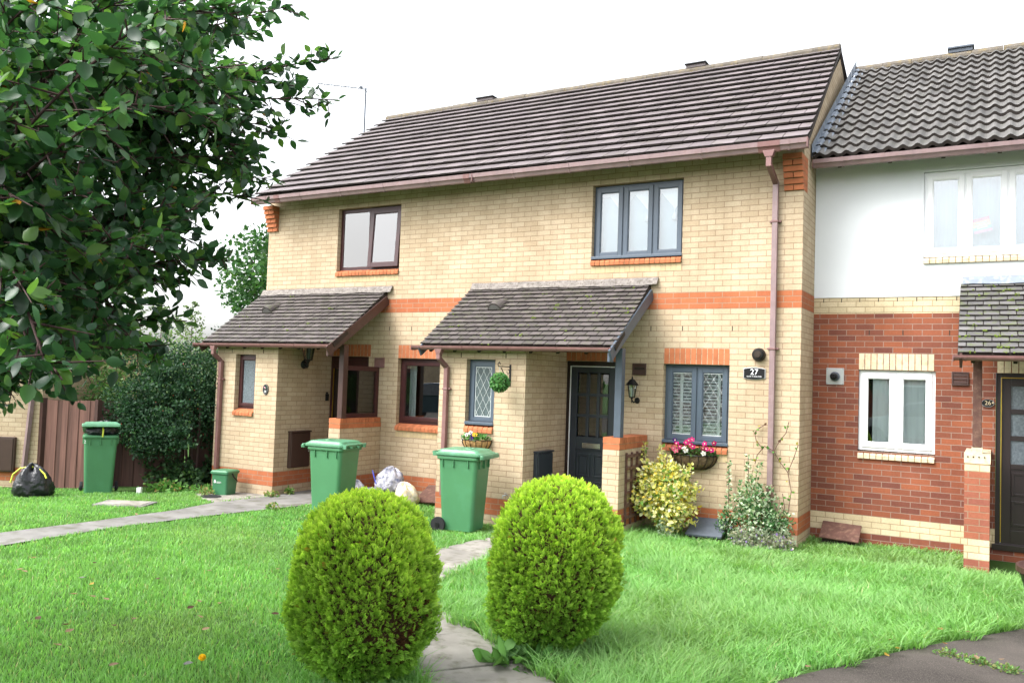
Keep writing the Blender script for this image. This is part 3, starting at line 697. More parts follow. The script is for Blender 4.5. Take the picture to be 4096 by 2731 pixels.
def door28():
    m = MB(); ring(m, -7.792, -6.942, 0, 2.268, .04, .10, .06, .03); m.box(-7.732, -7.002, .042, .098, 2.06, 2.208)
    f = m.build('door_frame', 'upvc_rosewood', h28, bevel=.003)
    m = MB(); m.box(-7.728, -7.716, .026, .04, .05, 2.06); m.build('weather_strip', 'brass', f)
    d = MB(); d.box(-7.725, -7.01, .06, .10, .04, 2.055)
    for a, b, c, e in ((-7.62, -7.40, 1.2, 1.95), (-7.33, -7.11, 1.2, 1.95), (-7.62, -7.40, .2, 1.0), (-7.33, -7.11, .2, 1.0)): ring(d, a, b, c, e, .05, .06, .03)
    dd = d.build('door', 'door_dark', h28, bevel=.003)
    # glazed side screen standing on the dwarf wall
    s = MB(); x = -6.735
    s.box(x-.03, x+.03, -.86, -.80, 1.28, 2.10); s.box(x-.03, x+.03, -.07, -.004, 1.28, 2.10); s.box(x-.029, x+.029, -.80, -.07, 1.28, 1.345); s.box(x-.029, x+.029, -.80, -.07, 2.03, 2.10)
    sc = s.build('glazed_screen', 'upvc_rosewood', h28, bevel=.003)
    p = MB(); p.box(x-.004, x+.004, -.81, -.06, 1.34, 2.035); p.build('pane', 'glass', sc)
door28()
# vents in the wall
for H, x, mt, slot in ((h28, -6.705, 'pipe_brown', 0), (h27, -2.145, 'stain_wood', 1)):
    m = MB(); ring(m, x-.1, x+.1, 2.09, 2.255, -.022, -.0, .02); m.box(x-.08, x+.08, -.014, 0, 2.11, 2.165 if slot else 2.235); m.box(x-.08, x+.08, -.006, 0, 2.165, 2.235, 1)
    if slot: m.box(x-.08, x+.08, -.012, -.007, 2.20, 2.235)
    m.build('air_vent', [mt, 'soffit_dark'], H, bevel=.003)
# meter boxes on the porch sides
for x, mt, lab, cat_ in ((-7.8, 'meter_brown', 'dark brown meter box on the side wall of the number 28 porch', 'meter box'), (-3.28, 'door_slate', 'dark slate meter box on the side wall of the number 27 porch', 'meter box')):
    t = thing('meter_box', lab, cat_, (x, -.68, .42), group='meter boxes on porch walls')
    m = MB(); m.box(x, x+.06, -.905, -.455, .42, .99); m.build('case', mt, t, bevel=.01)
    m = MB(); m.box(x+.061, x+.075, -.89, -.47, .435, .975); d = m.build('door', mt, t, bevel=.006)
    m = MB(); m.box(x, x+.085, -.915, -.445, .991, 1.015); m.build('hood', mt, t, bevel=.006)
    m = MB(); m.lathe([(.012, 0), (.012, .012)], (x+.075, -.50, .68), 8, axis=(1, 0, 0)); m.build('lock', 'metal_grey', d)
# lead upstand where house 26's roof meets the gable
# ------------------------------------------------------------------ house 26
Y6 = .82
h26 = thing('brick_house', 'red brick and white rendered house at the right, number 26', 'house', (2.35, Y6, 0))
m = MB()
facade(m, Y6, .002, 4.7, -.4, 3.21, [(.575, 1.475, 1.20, 2.253), (2.13, 3.05, .17, 2.25)])
m.quad((4.7, Y6, -.4), (4.7, 7.5, -.4), (4.7, 7.5, 5.2), (4.7, Y6, 5.2))
for x in (.69, 1.09, 1.62): m.box(x, x+.011, Y6-.0025, Y6, 2.706, 2.77, 1)
for x in np.arange(.12, 1.7, .225): m.box(x, x+.010, Y6-.0025, Y6, 3.14, 3.19, 1)
m.build('wall', ['red_brick', 'soffit_dark'], h26)
m = MB(); facade(m, Y6-.012, .003, 4.7, 3.20, 5.25, [(1.318, 2.71, 3.61, 4.79)])
m.quad((.003, Y6-.012, 3.2), (.003, Y6+.01, 3.2), (4.7, Y6+.01, 3.2), (4.7, Y6-.012, 3.2))
m.build('render', 'render_white', h26)
soldiers('lintel', h26, .573, 1.46, Y6, 2.257, 2.468, 'cream_brick'); brick_sill(h26, .575, 1.475, Y6, 1.11, 'cream_brick', h=.06, rise=.04)
brick_sill(h26, 1.318, 2.71, Y6-.012, 3.612, 'cream_brick', h=.06, rise=.03, back=.1)
soldiers('lintel', h26, 2.14, 3.05, Y6, 2.252, 2.47, 'cream_brick')
wl26, _ = window(h26, Y6, .575, 1.475, 1.215, 2.253, 'upvc_white', [.5], .05, fw=.05, sw=.062, label='white two light window')
wu26, _ = window(h26, Y6-.012, 1.318, 2.71, 3.70, 4.785, 'upvc_white', [1/3, 2/3], .05, fw=.05, sw=.06, glass='glass_sky', label='white three light upper window')
rf26 = wave_tiles('roof', h26, 'tile_grey', .03, 4.8, Y6-.40, 4.99, Y6+3.45, 7.46, 14, .165, .042)
m = MB(); m.quad((4.8, Y6+3.46, 7.45), (.05, Y6+3.46, 7.45), (.05, 8.1, 5.0), (4.8, 8.1, 5.0)); m.build('rear_slope', 'tile_grey', rf26)
m = MB()
for i in range(11):
    a = .0+i*.44; k = random.uniform(-.005, .005); pr = [(Y6+3.45+.13*math.cos(q), 7.44+k+.10*math.sin(q)) for q in np.linspace(math.pi+.2, -.2, 9)]
    m.loft([[(a, *q) for q in pr], [(a+.434, *q) for q in pr]])
m.build('ridge_tiles', 'ridge_tile', rf26)
m = MB(); m.box(1.43, 1.77, Y6+3.34, Y6+3.56, 7.51, 7.57); m.box(1.41, 1.79, Y6+3.31, Y6+3.59, 7.571, 7.60); m.build('ridge_vent', 'slate_grey', rf26, bevel=.005)
m = MB(); s6 = (7.46-4.99)/3.85
for k in range(14):
    ya, yb = Y6-.40+3.85*k/14, Y6-.40+3.85*(k+1)/14; za, zb = 4.99+s6*(ya-Y6+.4), 4.99+s6*(yb-Y6+.4)
    m.quad((.012, ya, za+.02), (.012, yb-.01, zb+.02), (.012, yb-.01, zb+.20), (.012, ya, za+.20)); m.quad((.006, yb-.02, zb), (.01, yb-.01, zb), (.01, yb-.01, zb+.2), (.006, yb-.02, zb+.2))
    u = [(.012, .075), (.06, .085), (.09, .05), (.125, .058), (.16, .045)]
    for (xa, ha), (xb, hb) in zip(u[:-1], u[1:]): m.quad((xa, ya, za+ha+.012), (xb, ya, za+hb+.012), (xb, yb, zb+hb-.006), (xa, yb, zb+ha-.006))
m.build('lead_flashing', 'lead', rf26)
gutter(h26, .04, 4.8, Y6-.38, 4.965, 'square', [], [.4, 1.2, 2.0], h=.1)
m = MB()
for x in np.arange(.35, 4.6, .6): m.beam((x, Y6-.36, 4.90), (x, Y6+.05, 4.90+.41*s6), .045, .09)
m.build('rafter_feet', 'soffit_dark', h26)
pr26 = porch(h26, 1.76, 4.75, 'stain_wood', None, 1.72, 4.75, None, yo=Y6, mat='tile_moss', right=False, flash='lead')
m = MB(); m.box(1.83, 2.08, Y6-1.0, Y6-.002, -.4, 1.20); dw6 = m.build('dwarf_wall', 'red_pier', h26)
m = MB(); m.box(1.835, 2.075, Y6-.997, Y6-.003, 1.20, 1.316, 1)
for k in range(9):
    a = Y6-1.0+k*.11; m.box(1.825, 2.085, a, min(a+.103, Y6-.003), 1.212, 1.322)
for k in range(4): m.lathe([(.009, 0), (.009, .004)], (1.862+k*.055, Y6-1.003, 1.285), 8, 2, axis=(0, -1, 0))
m.build('coping', ['cream_brick', 'mortar', 'soffit_dark'], dw6)
m = MB(); m.box(1.90, 2.005, Y6-.99, Y6-.80, 1.324, 1.388); m.build('packing_brick', 'cream_brick', dw6)
m = MB(); m.box(1.905, 1.995, Y6-.97, Y6-.87, 1.389, 2.42); m.build('porch_post', 'wood_board', h26, bevel=.006)
m = MB(); ring(m, 2.132, 3.048, .17, 2.248, Y6+.03, Y6+.09, .05, .04); m.box(2.1, 3.08, Y6-.03, Y6+.03, .13, .20); f = m.build('door_frame', 'door_dark', h26, bevel=.003)
m = MB(); m.box(2.184, 2.194, Y6+.016, Y6+.03, .22, 2.20); m.box(2.194, 3.0, Y6+.016, Y6+.03, 2.19, 2.20); m.build('weather_strip', 'brass', f)
m = MB(); ring(m, 2.19, 2.99, .21, 2.196, Y6+.045, Y6+.09, .10, .16)
for z in (1.47, 1.79, 1.13): m.box(2.29, 2.89, Y6+.047, Y6+.088, z-.03, z+.03)
m.box(2.29, 2.89, Y6+.06, Y6+.085, .37, 1.10)
for za, zb in ((.42, .72), (.78, 1.06)): ring(m, 2.30, 2.58, za, zb, Y6+.048, Y6+.06, .03); ring(m, 2.62, 2.88, za, zb, Y6+.048, Y6+.06, .03)
dd = m.build('door', 'door_dark', h26, bevel=.003)
m = MB(); m.box(2.285, 2.895, Y6+.064, Y6+.07, 1.1, 2.10); m.build('pane', 'obscure_glass', dd)
m = MB(); ring(m, 1.655, 1.84, 2.085, 2.255, Y6-.022, Y6, .018)
for k in range(3): m.box(1.673, 1.822, Y6-.016, Y6, 2.106+k*.046, 2.142+k*.046)
m.build('air_vent', 'stain_wood', h26, bevel=.003)
def moss(parent, n, x0, x1, yo, rows, seed):
    r_ = random.Random(seed); mb = MB(); s = (PTZ-PEZ)/(-PEY); d = uvec((0, 1, s)); nn = np.array([0, -d[2], d[1]])
    for k in range(n):
        t = r_.randint(0, rows-1)/rows; x = r_.uniform(x0+.05, x1-.1); y = PEY*(1-t)+yo; z = PEZ+(PTZ-PEZ)*t; L = r_.uniform(.015, .06)
        for q in range(r_.randint(2, 6)):
            c = np.array([x+r_.uniform(-L, L)*1.6, y, z])+d*r_.uniform(-.012, .02)+nn*r_.uniform(.012, .03); rr_ = r_.uniform(.008, .018)
            mb.lathe([(rr_*.2, -rr_*.6), (rr_, 0), (rr_*.7, rr_*.6), (rr_*.1, rr_*.8)], c, 6, axis=nn)
    o = mb.build('moss', 'moss', parent); o['kind'] = 'stuff'; return o
moss(pr26, 80, 1.76, 4.7, Y6, 14, 1); moss(pr27, 28, -4.93, -1.96, 0, 14, 2); moss(pr28, 8, -9.45, -6.55, 0, 14, 3)
# curtains, blinds and shutters hanging inside the windows
def fabric(name, label, cat, x0, x1, y, z0, z1, mat, folds=.012, n=60, group=None):
    mb = MB(); vs = []
    for i in range(n+1):
        u = i/n; x = x0+(x1-x0)*u; yy = y+folds*math.sin(u*(x1-x0)*70+.6*math.sin(u*9))
        vs += [(x, yy, z0), (x, yy, z1)]
    fs = [(i*2, i*2+2, i*2+3, i*2+1) for i in range(n)]
    mb.add(vs, fs, 0, .5); mb.add([(p[0], p[1]+.006, p[2]) for p in vs], [f[::-1] for f in fs], 0, .5); o = mb.build(name, mat, smooth=True); return prop(o, label, cat, group)
fabric('window_blind', 'pale blind behind the open brown upstairs window of number 28', 'blind', -7.68, -6.44, .155, 3.75, 4.78, 'curtain', .001)
t = thing('window_blind', 'pale roman blind with white pennant valance behind the grey upstairs window', 'blind', (-2.25, .2, 3.75))
m = MB(); m.box(-2.89, -1.62, .215, .223, 3.76, 4.78); m.build('blind_panel', 'blind', t)
m = MB()
for i, (cx, hw) in enumerate(((-2.55, .19), (-2.15, .20), (-1.76, .20))):
    z1, zt = 4.66, 4.66-.24
    m.add([(cx-hw, .19, z1), (cx+hw, .19, z1), (cx, .19, zt), (cx-hw, .197, z1), (cx+hw, .197, z1), (cx, .197, zt)], [(2, 1, 0), (3, 4, 5), (0, 1, 4, 3), (1, 2, 5, 4), (2, 0, 3, 5)])
m.box(-2.89, -1.62, .19, .202, 4.66, 4.78)
m.build('valance', 'curtain', t)
for cx in (-2.55, -2.15, -1.76):
    m = MB(); m.lathe([(.006, 0), (.008, -.05), (.02, -.07), (.045, -.16), (.04, -.165)], (cx, .185, 4.43), 10); m.build('tassel', 'upvc_white', t, smooth=True)
t = thing('window_shutter', 'white slatted shutters behind the leaded window of number 27', 'shutter', (-1.345, .2, 1.2))
for a, b, st in ((-1.74, -1.36, -1.575), (-1.33, -.95, -1.06)):
    m = MB(); n = 20
    for k in range(n):
        z = 1.27+k*(.92/n); m.obox(((a+b)/2, .150, z+.02), ((b-a)/2, 0, 0), (0, .018, .0125), (0, .0012, .004), 0)
    m.box(st-.022, st+.022, .116, .128, 1.25, 2.2); ring(m, a-.004, b+.004, 1.24, 2.21, .130, .172, .022)
    m.build('panel', 'shutter_white', t, bevel=.001)
fabric('curtain', 'pale curtain at the left side of the brown ground floor window', 'curtain', -6.25, -6.13, .24, 1.22, 2.24, 'curtain', .02, 14)
fabric('net_curtain', 'white net curtain drawn across the white ground floor window of number 26', 'curtain', .735, 1.45, Y6+.128, 1.22, 2.24, 'curtain', .012, 50)
fabric('net_curtain', 'white net curtain behind the white upstairs window of number 26', 'curtain', 1.35, 2.70, Y6+.22, 3.71, 4.78, 'blind', .008, 60)
t = thing('poster', 'small tilted rainbow poster in the middle light of the upstairs window', 'poster', (1.98, Y6+.055, 4.05))
m = MB(); cx, cz, an = 1.965, 4.08, .22; ex = np.array([math.cos(an), 0, math.sin(an)]); eu = np.array([-math.sin(an), 0, math.cos(an)]); cc = np.array([cx, Y6+.06, cz])
RB = ['poster_red', 'poster_orange', 'poster_yellow', 'poster_green', 'poster_pink']
for nme, cl in zip(RB, ((.75, .22, .25), (.8, .45, .25), (.8, .7, .3), (.35, .65, .5), (.75, .35, .5))): plain(nme, cl, .7, .05)
for k in range(5): m.obox(cc+eu*(.075-.0375*k), ex*.10, (0, .001, 0), eu*.0187, k)
m.build('sheet', RB, t)
m = MB()
for k, ln in enumerate((.055, .07, .06)): m.obox(cc+np.array([0, -.003, 0])+eu*(.03-.03*k), ex*ln, (0, .001, 0), eu*.008)
m.build('lettering', 'upvc_white', t)
m = MB()
for k in range(3): m.lathe([(.001, 0), (.05-.01*k, .02), (.045, .05), (.001, .07)], (1.93+.055*k, Y6+.15, 3.76), 10)
prop(m.build('window_ornament', 'room_mid', smooth=True), 'small grey ornament on the sill below the rainbow poster', 'ornament')
for x, hh in ((-1.93, .05), (-1.70, .17)):
    m = MB(); m.lathe([(.012, 0), (.03, .01), (.012, hh*.4), (.03, hh*.7), (.008, hh)], (x, .2, 3.79), 8)
    prop(m.build('window_ornament', 'room_mid', smooth=True), ('taller' if hh > .1 else 'tiny')+' dark ornament on the sill of the grey upstairs window', 'ornament', 'ornaments on the upstairs sill')
# ------------------------------------------------------------------ things fixed to the walls
def plaque27():
    t = thing('house_sign', 'dark plaque with 27 in white in a pale scalloped frame, beside the drainpipe', 'sign', (-.57, 0, 2.155))
    def outline(w, h, bul, y):
        top = [(w*q, h+bul*(1-q*q)) for q in np.linspace(-1, 1, 13)]; return [(-.57+x, y, 2.155+z) for x, z in top]+[(-.57+x, y, 2.155-z) for x, z in reversed(top)]
    m = MB(); m.loft([outline(.142, .062, .018, -.002), outline(.142, .062, .018, -.014)][::-1]); m.build('backing', 'metal_grey', t, bevel=.003)
    m = MB(); m.loft([outline(.131, .055, .018, -.0142), outline(.131, .055, .018, -.020)][::-1]); m.build('face', 'black_plastic', t)
    text('lettering', '27', .105, (-.57, -.0205, 2.172), FRONT, 'upvc_white', t, .001, 1.0); text('lettering', 'CLOS Y DOLYDD', .0255, (-.57, -.0205, 2.116), FRONT, 'upvc_white', t, .001, .95)
plaque27()
def plaque_oval(nm, x, y, z, w, h, txt, size, lab, flower):
    t = thing('house_sign', lab, 'sign', (x, y, z))
    def el(k, yy): return [(x+w*k*math.cos(q), yy, z+h*k*math.sin(q)) for q in np.linspace(0, 2*math.pi, 28, endpoint=False)]
    m = MB(); m.loft([el(1, y-.002), el(1, y-.012), el(.95, y-.016)]); m.build('face', 'black_plastic', t)
    m = MB(); m.tube([np.array(q) for q in el(.93, y-.0165)]+[np.array(el(.93, y-.0165)[0])], .0018, 5); m.build('rim', 'metal_grey', t)
    text('lettering', txt, size, (x, y-.0185, z-(.035 if flower else 0)), FRONT, 'upvc_white' if flower else 'cream_brick', t, .001)
    if flower:
        m = MB()
        for k, (dx, dz, c) in enumerate(((-.018, .035, 0), (.012, .04, 2), (.0, .022, 0), (.022, .02, 2), (-.025, .015, 2))):
            m.lathe([(.001, .006), (.009, .004), (.009, 0)], (x+dx, y-.018, z+dz), 8, c, axis=(0, -1, 0))
        m.build('flower_motif', ['poster_pink', 'upvc_white', 'caddy_green'], t)
    elif not flower:
        m = MB(); m.lathe([(.001, .004), (.011, .003), (.011, 0)], (x+.052, y-.018, z+.006), 8, axis=(0, -1, 0)); m.build('flower_motif', 'cream_brick', t)
plaque_oval('s', -8.037, -1.2, 1.678, .062, .085, '28', .052, 'small oval black plaque with flowers and 28', True)
plaque_oval('s', 2.047, Y6, 1.882, .072, .05, '26', .07, 'small oval dark plaque reading 26 beside the dark door', False)
t = thing('flue', 'round black boiler flue above the number 27 sign', 'flue', (-.517, 0, 2.398))
m = MB(); m.lathe([(.085, 0), (.088, .02), (.075, .07), (.062, .085), (.05, .085)], (-.517, 0, 2.398), 28, axis=(0, -1, 0)); m.lathe([(.05, .0855), (.046, .088), (.046, .0862)], (-.517, 0, 2.398), 24, 1, axis=(0, -1, 0)); m.build('collar', ['black_plastic', 'soffit_dark'], t, smooth=False, bevel=.003)
m = MB(); m.lathe([(.04, .086), (.04, .10), (.03, .102)], (-.517, 0, 2.398), 20, axis=(0, -1, 0)); m.build('terminal', 'soffit_dark', t)
t = thing('flue', 'round flue on a square pale metal plate on the red brick wall', 'flue', (.284, Y6, 2.158))
m = MB(); m.box(.174, .396, Y6-.012, Y6, 2.05, 2.268); m.build('plate', 'metal_grey', t, bevel=.003)
m = MB()
for dx in (.186, .384):
    for dz in (2.062, 2.256): m.lathe([(.005, 0), (.005, .004)], (dx, Y6-.012, dz), 8, axis=(0, -1, 0))
m.lathe([(.062, .0), (.062, .02), (.052, .024)], (.284, Y6-.012, 2.158), 24, axis=(0, -1, 0)); m.build('fixing', 'slate_grey', t)
m = MB(); m.lathe([(.045, .03), (.045, .09), (.028, .095), (.026, .07)], (.284, Y6-.012, 2.158), 20, axis=(0, -1, 0)); m.lathe([(.018, .03), (.018, .11)], (.284, Y6-.012, 2.158), 12, axis=(0, -1, 0)); m.build('terminal', 'black_plastic', t)
def lantern(lab, c, out, s, dark):
    """c = wall fixing point; out = unit vector off the wall"""
    t = thing('wall_lantern', lab, 'lamp', tuple(c)); out = np.array(out, float); c = np.array(c, float); L = c+out*.13*s+np.array([0, 0, .17*s])
    m = MB(); m.lathe([(.05*s, 0), (.045*s, .02*s), (.02*s, .03*s)], c, 14, axis=out); m.tube([c+out*.02*s, c+out*.09*s+np.array([0, 0, -.03*s]), c+out*.13*s+np.array([0, 0, .01*s]), L+np.array([0, 0, -.12*s])], .012*s, 8)
    m.lathe([(.004, -.09*s), (.012*s, -.06*s), (.006*s, -.045*s), (.018*s, -.02*s), (.03*s, 0)], L+np.array([0, 0, -.12*s]), 10); m.build('bracket', 'black_plastic', t, smooth=False)
    m = MB(); n = 6
    for k in range(n):
        q = 2*math.pi*k/n; d = np.array([math.cos(q), math.sin(q), 0]); m.beam(L+d*.045*s+np.array([0, 0, -.12*s]), L+d*.075*s+np.array([0, 0, .07*s]), .008*s, .008*s, (.3, .2, 1))
    m.lathe([(.05*s, -.125*s), (.05*s, -.112*s)], L, 6); m.lathe([(.098*s, .068*s), (.10*s, .08*s), (.07*s, .115*s), (.045*s, .15*s), (.03*s, .16*s), (.012*s, .168*s), (.014*s, .185*s), (.004*s, .21*s)], L, 12); m.build('frame', 'black_plastic', t)
    m = MB(); m.lathe([(.04*s, -.11*s), (.068*s, .066*s)], L, 6); m.build('glass_shade', 'glass', t)
    m = MB(); m.lathe([(.018*s, -.11*s), (.022*s, -.1*s), (.026*s, .0), (.02*s, .03*s), (.008*s, .04*s)], L, 12); m.build('bulb', 'lamp_glass' if not dark else 'obscure_glass', t, smooth=True)
lantern('black lantern on the wall beside the grey porch post', (-2.165, 0, 1.74), (-.35, -.94, 0), .88, False)
lantern('large dark lantern under the eaves of the number 28 porch', (-7.8, -.62, 2.10), (.9, -.43, 0), 1.45, True)
# door bell / key safe by door 28
m = MB(); m.box(-7.799, -7.76, -.075, -.02, 1.50, 1.62); m.box(-7.799, -7.77, -.062, -.033, 1.621, 1.65)
prop(m.build('key_safe', 'black_plastic', bevel=.006), 'small black key safe beside the brown front door', 'key safe')
# hanging topiary ball and bracket
t = thing('topiary_ball', 'green topiary ball hanging from a scrolled bracket beside the leaded window', 'topiary', (-3.515, -1.475, 1.925))
core = np.array([-3.515, -1.475, 1.925]); N = 1500; d = rdir(N); p = core+d*(.095+.03*rng.random((N, 1)))
X, Y, Z = frame_from(norm(d*.6+rdir(N)), d)
scatter('leaf_ball', SMALL_V, SMALL_F, p, X, Y, Z, .026+.012*rng.random(N), cvar(N, [(.05, .17, .04), (.09, .26, .07), (.16, .34, .11)], [.4, .4, .2]), 'leaf_soft', t)
m = MB(); m.lathe([(.001, -.105)]+[(.105*math.cos(q), .105*math.sin(q)) for q in np.linspace(-1.4, 1.4, 9)]+[(.001, .105)], core, 12); m.build('core', 'shrub_core', t, smooth=True)
m = MB(); m.tube([core+np.array([0, 0, .1]), core+np.array([0, -.01, .215])], .003, 6); m.build('chain', 'metal_grey', t)
t = thing('hanging_bracket', 'black scrolled wall bracket holding the topiary ball', 'bracket', (-3.515, -1.2, 2.0))
m = MB(); x = -3.515; m.box(x-.012, x+.012, -1.208, -1.2, 1.88, 2.17); m.tube([(x, -1.208, 2.14), (x, -1.35, 2.14), (x, -1.50, 2.14)], .007, 6)
m.tube([(x, -1.208, 1.97)]+[(x, -1.208-.24*q, 1.97+.16*q-.03*math.sin(3*q)) for q in np.linspace(.1, 1, 7)], .006, 6)
m.tube([(x, -1.50+.028*math.sin(q), 2.165-.028*math.cos(q)) for q in np.linspace(0, -4.6, 12)], .006, 6); m.tube([(x, -1.26+.03*math.sin(q), 2.075+.03*math.cos(q)) for q in np.linspace(0, 5, 12)], .005, 6)
m.build('scrollwork', 'black_plastic', t)
# trellis on the dwarf wall of 27
t = thing('trellis', 'brown wooden trellis panel fixed to the low brick wall', 'trellis', (-1.985, -.5, .2))
for k in range(4):
    y = -.78+k*.185; m = MB(); m.box(-1.996, -1.976, y-.018, y+.018, .15, 1.08); m.build('upright', 'wood_board', t)
for k in range(6):
    z = .26+k*.155; m = MB(); m.box(-1.975, -1.957, -.81, -.19, z-.018, z+.018); m.build('rail', 'wood_board', t)

# ------------------------------------------------------------------ flowers, baskets
PET_V = [(0, 0, 0), (.5, .42, .12), (1, .25, .05), (1.05, 0, .0), (1, -.25, .05), (.5, -.42, .12)]; PET_F = [(0, 5, 4, 3), (0, 3, 2, 1)]
def flower_heads(name, parent, centres, face, cols, r, npet=5, eye=None):
    pos = []; Xs = []; Zs = []; cs = []
    for c, col in zip(centres, cols):
        f = uvec(np.array(face)+rng.normal(size=3)*.35); e1 = uvec(np.cross(f, (.1, .2, 1))); e2 = np.cross(f, e1)
        for k in range(npet):
            q = 2*math.pi*k/npet+rng.random()*.2; Xs.append(uvec(math.cos(q)*e1+math.sin(q)*e2+f*.25)); Zs.append(f); pos.append(c); cs.append(np.array(col)*(1+.1*rng.normal()))
    X, Y, Z = frame_from(np.array(Xs), np.array(Zs)); o = scatter(name, PET_V, PET_F, np.array(pos), X, Y, Z, r, np.clip(np.array(cs), 0, 1), 'petal', parent)
    return o
def basket(lab, cx, y, z, w, h, d, mat, leafcols, nleaf, flowers):
    t = thing('wall_basket', lab, 'flower basket', (cx, y, z)); m = MB(); rings = []
    for k in range(8):
        q = k/7; rr = math.cos(q*1.45)**.34; ring_ = []
        for a in np.linspace(0, math.pi, 15): ring_.append((cx+math.cos(a)*w/2*rr*(1+random.uniform(-.02, .02)), y-.004-math.sin(a)*d*rr*(1+random.uniform(-.06, .06)), z-h*q))
        rings.append(ring_)
    m.loft(rings); m.build('coir_liner', mat, t, smooth=True)
    m = MB()
    for a in np.linspace(0, math.pi, 9): m.tube([(cx+math.cos(a)*(w/2+.006)*math.cos(q*1.45)**.34, y-.008-math.sin(a)*(d+.006)*math.cos(q*1.45)**.34, z-h*q) for q in np.linspace(0, 1, 7)], .004, 5)
    m.tube([(cx+math.cos(a)*(w/2+.008), y-.008-math.sin(a)*(d+.008), z) for a in np.linspace(0, math.pi, 16)], .006, 6); m.build('wire_frame', 'black_plastic', t)
    N = nleaf; a = rng.random(N)*math.pi; rr = np.sqrt(rng.random(N)); p = np.stack([cx+np.cos(a)*rr*w*.5, y-.01-np.sin(a)*rr*d, z+rng.random(N)*.10*(1-.4*rr)-.01], 1)
    X, Y, Z = frame_from(norm(rdir(N)+np.array([0, -.3, .6])), norm(rdir(N)*.7+np.array([0, -.5, 1]))); scatter('foliage', LEAF_V, LEAF_F, p, X, Y, Z, .035+.025*rng.random(N), cvar(N, leafcols), 'leaf_soft', t)
    fl = np.array([f[0] for f in flowers]); m = MB()
    for f in fl: m.tube([(cx+(f[0]-cx)*.75, y-.06, z), ((f[0]+cx*.15)/1.15, f[1]+.03, (f[2]+z)/2), (f[0], f[1]+.006, f[2]-.004)], .0025, 5)
    m.build('stems', 'leaf_stem', t)
    kinds = {}
    for f in flowers: kinds.setdefault(f[3], []).append(f)
    for k, fs in kinds.items():
        o = flower_heads('blossoms', t, [np.array(q[0]) for q in fs], (.25, -1, .35), [q[1] for q in fs], fs[0][2], 5)
        if k: o['label'] = k
        mm = MB()
        for q in fs: mm.lathe([(.001, .012), (fs[0][2]*.28, .006), (fs[0][2]*.28, 0)], np.array(q[0])+np.array([0, -.008, 0]), 7, axis=(.2, -1, .3))
        mm.build('flower_eye', 'door_slate' if 'pansies' in k else 'cream_brick', o)
    return t
plain('leaf_stem', (.10, .20, .05), .7, .2, 9, .3)
PK, WH, YE, PU = (.62, .012, .20), (.78, .78, .76), (.72, .42, .01), (.10, .02, .25)
pet = [(-1.55, -.17, 1.245, PU), (-1.525, -.19, 1.205, PK), (-1.47, -.20, 1.165, PK), (-1.39, -.20, 1.225, PK), (-1.36, -.18, 1.25, PK), (-1.325, -.16, 1.265, PK), (-1.34, -.19, 1.20, PK), (-1.41, -.22, 1.15, WH), (-1.385, -.23, 1.125, WH), (-1.52, -.22, 1.11, (.62, .12, .2)), (-1.14, -.2, 1.225, PK), (-1.03, -.17, 1.24, PK), (-1.16, -.2, 1.165, PK), (-1.115, -.22, 1.16, PK), (-1.05, -.21, 1.15, PK), (-1.15, -.23, 1.10, WH), (-1.3, -.2, 1.18, PK), (-1.56, -.2, 1.14, (.6, .1, .2))]
basket('long dark coir basket of pink and white petunias under the leaded window', -1.34, 0, 1.06, .62, .19, .20, 'coir_dark', [(.05, .12, .03), (.09, .17, .05), (.10, .07, .035)], 420,
       [(q[:3], q[3], .036, {PK: 'pink petunias', WH: 'white petunias'}.get(q[3], '')) for q in pet])
pan = [(-4.13, -1.33, 1.185, WH, 'white pansies'), (-4.07, -1.36, 1.205, WH, 'white pansies'), (-4.15, -1.32, 1.13, WH, 'white pansies'), (-4.02, -1.34, 1.235, WH, 'white pansies'), (-3.96, -1.35, 1.215, YE, 'yellow pansies'), (-3.92, -1.37, 1.21, YE, 'yellow pansies'), (-3.99, -1.36, 1.20, PU, 'purple pansies'), (-3.98, -1.38, 1.16, PU, 'purple pansies'), (-4.19, -1.3, 1.17, PU, 'purple pansies')]
basket('straw coloured coir basket of white and yellow pansies on the porch wall', -3.99, -1.2, 1.14, .44, .15, .19, 'coir', [(.07, .2, .04), (.12, .28, .08)], 130, [(q[:3], q[3], .03, q[4]) for q in pan])

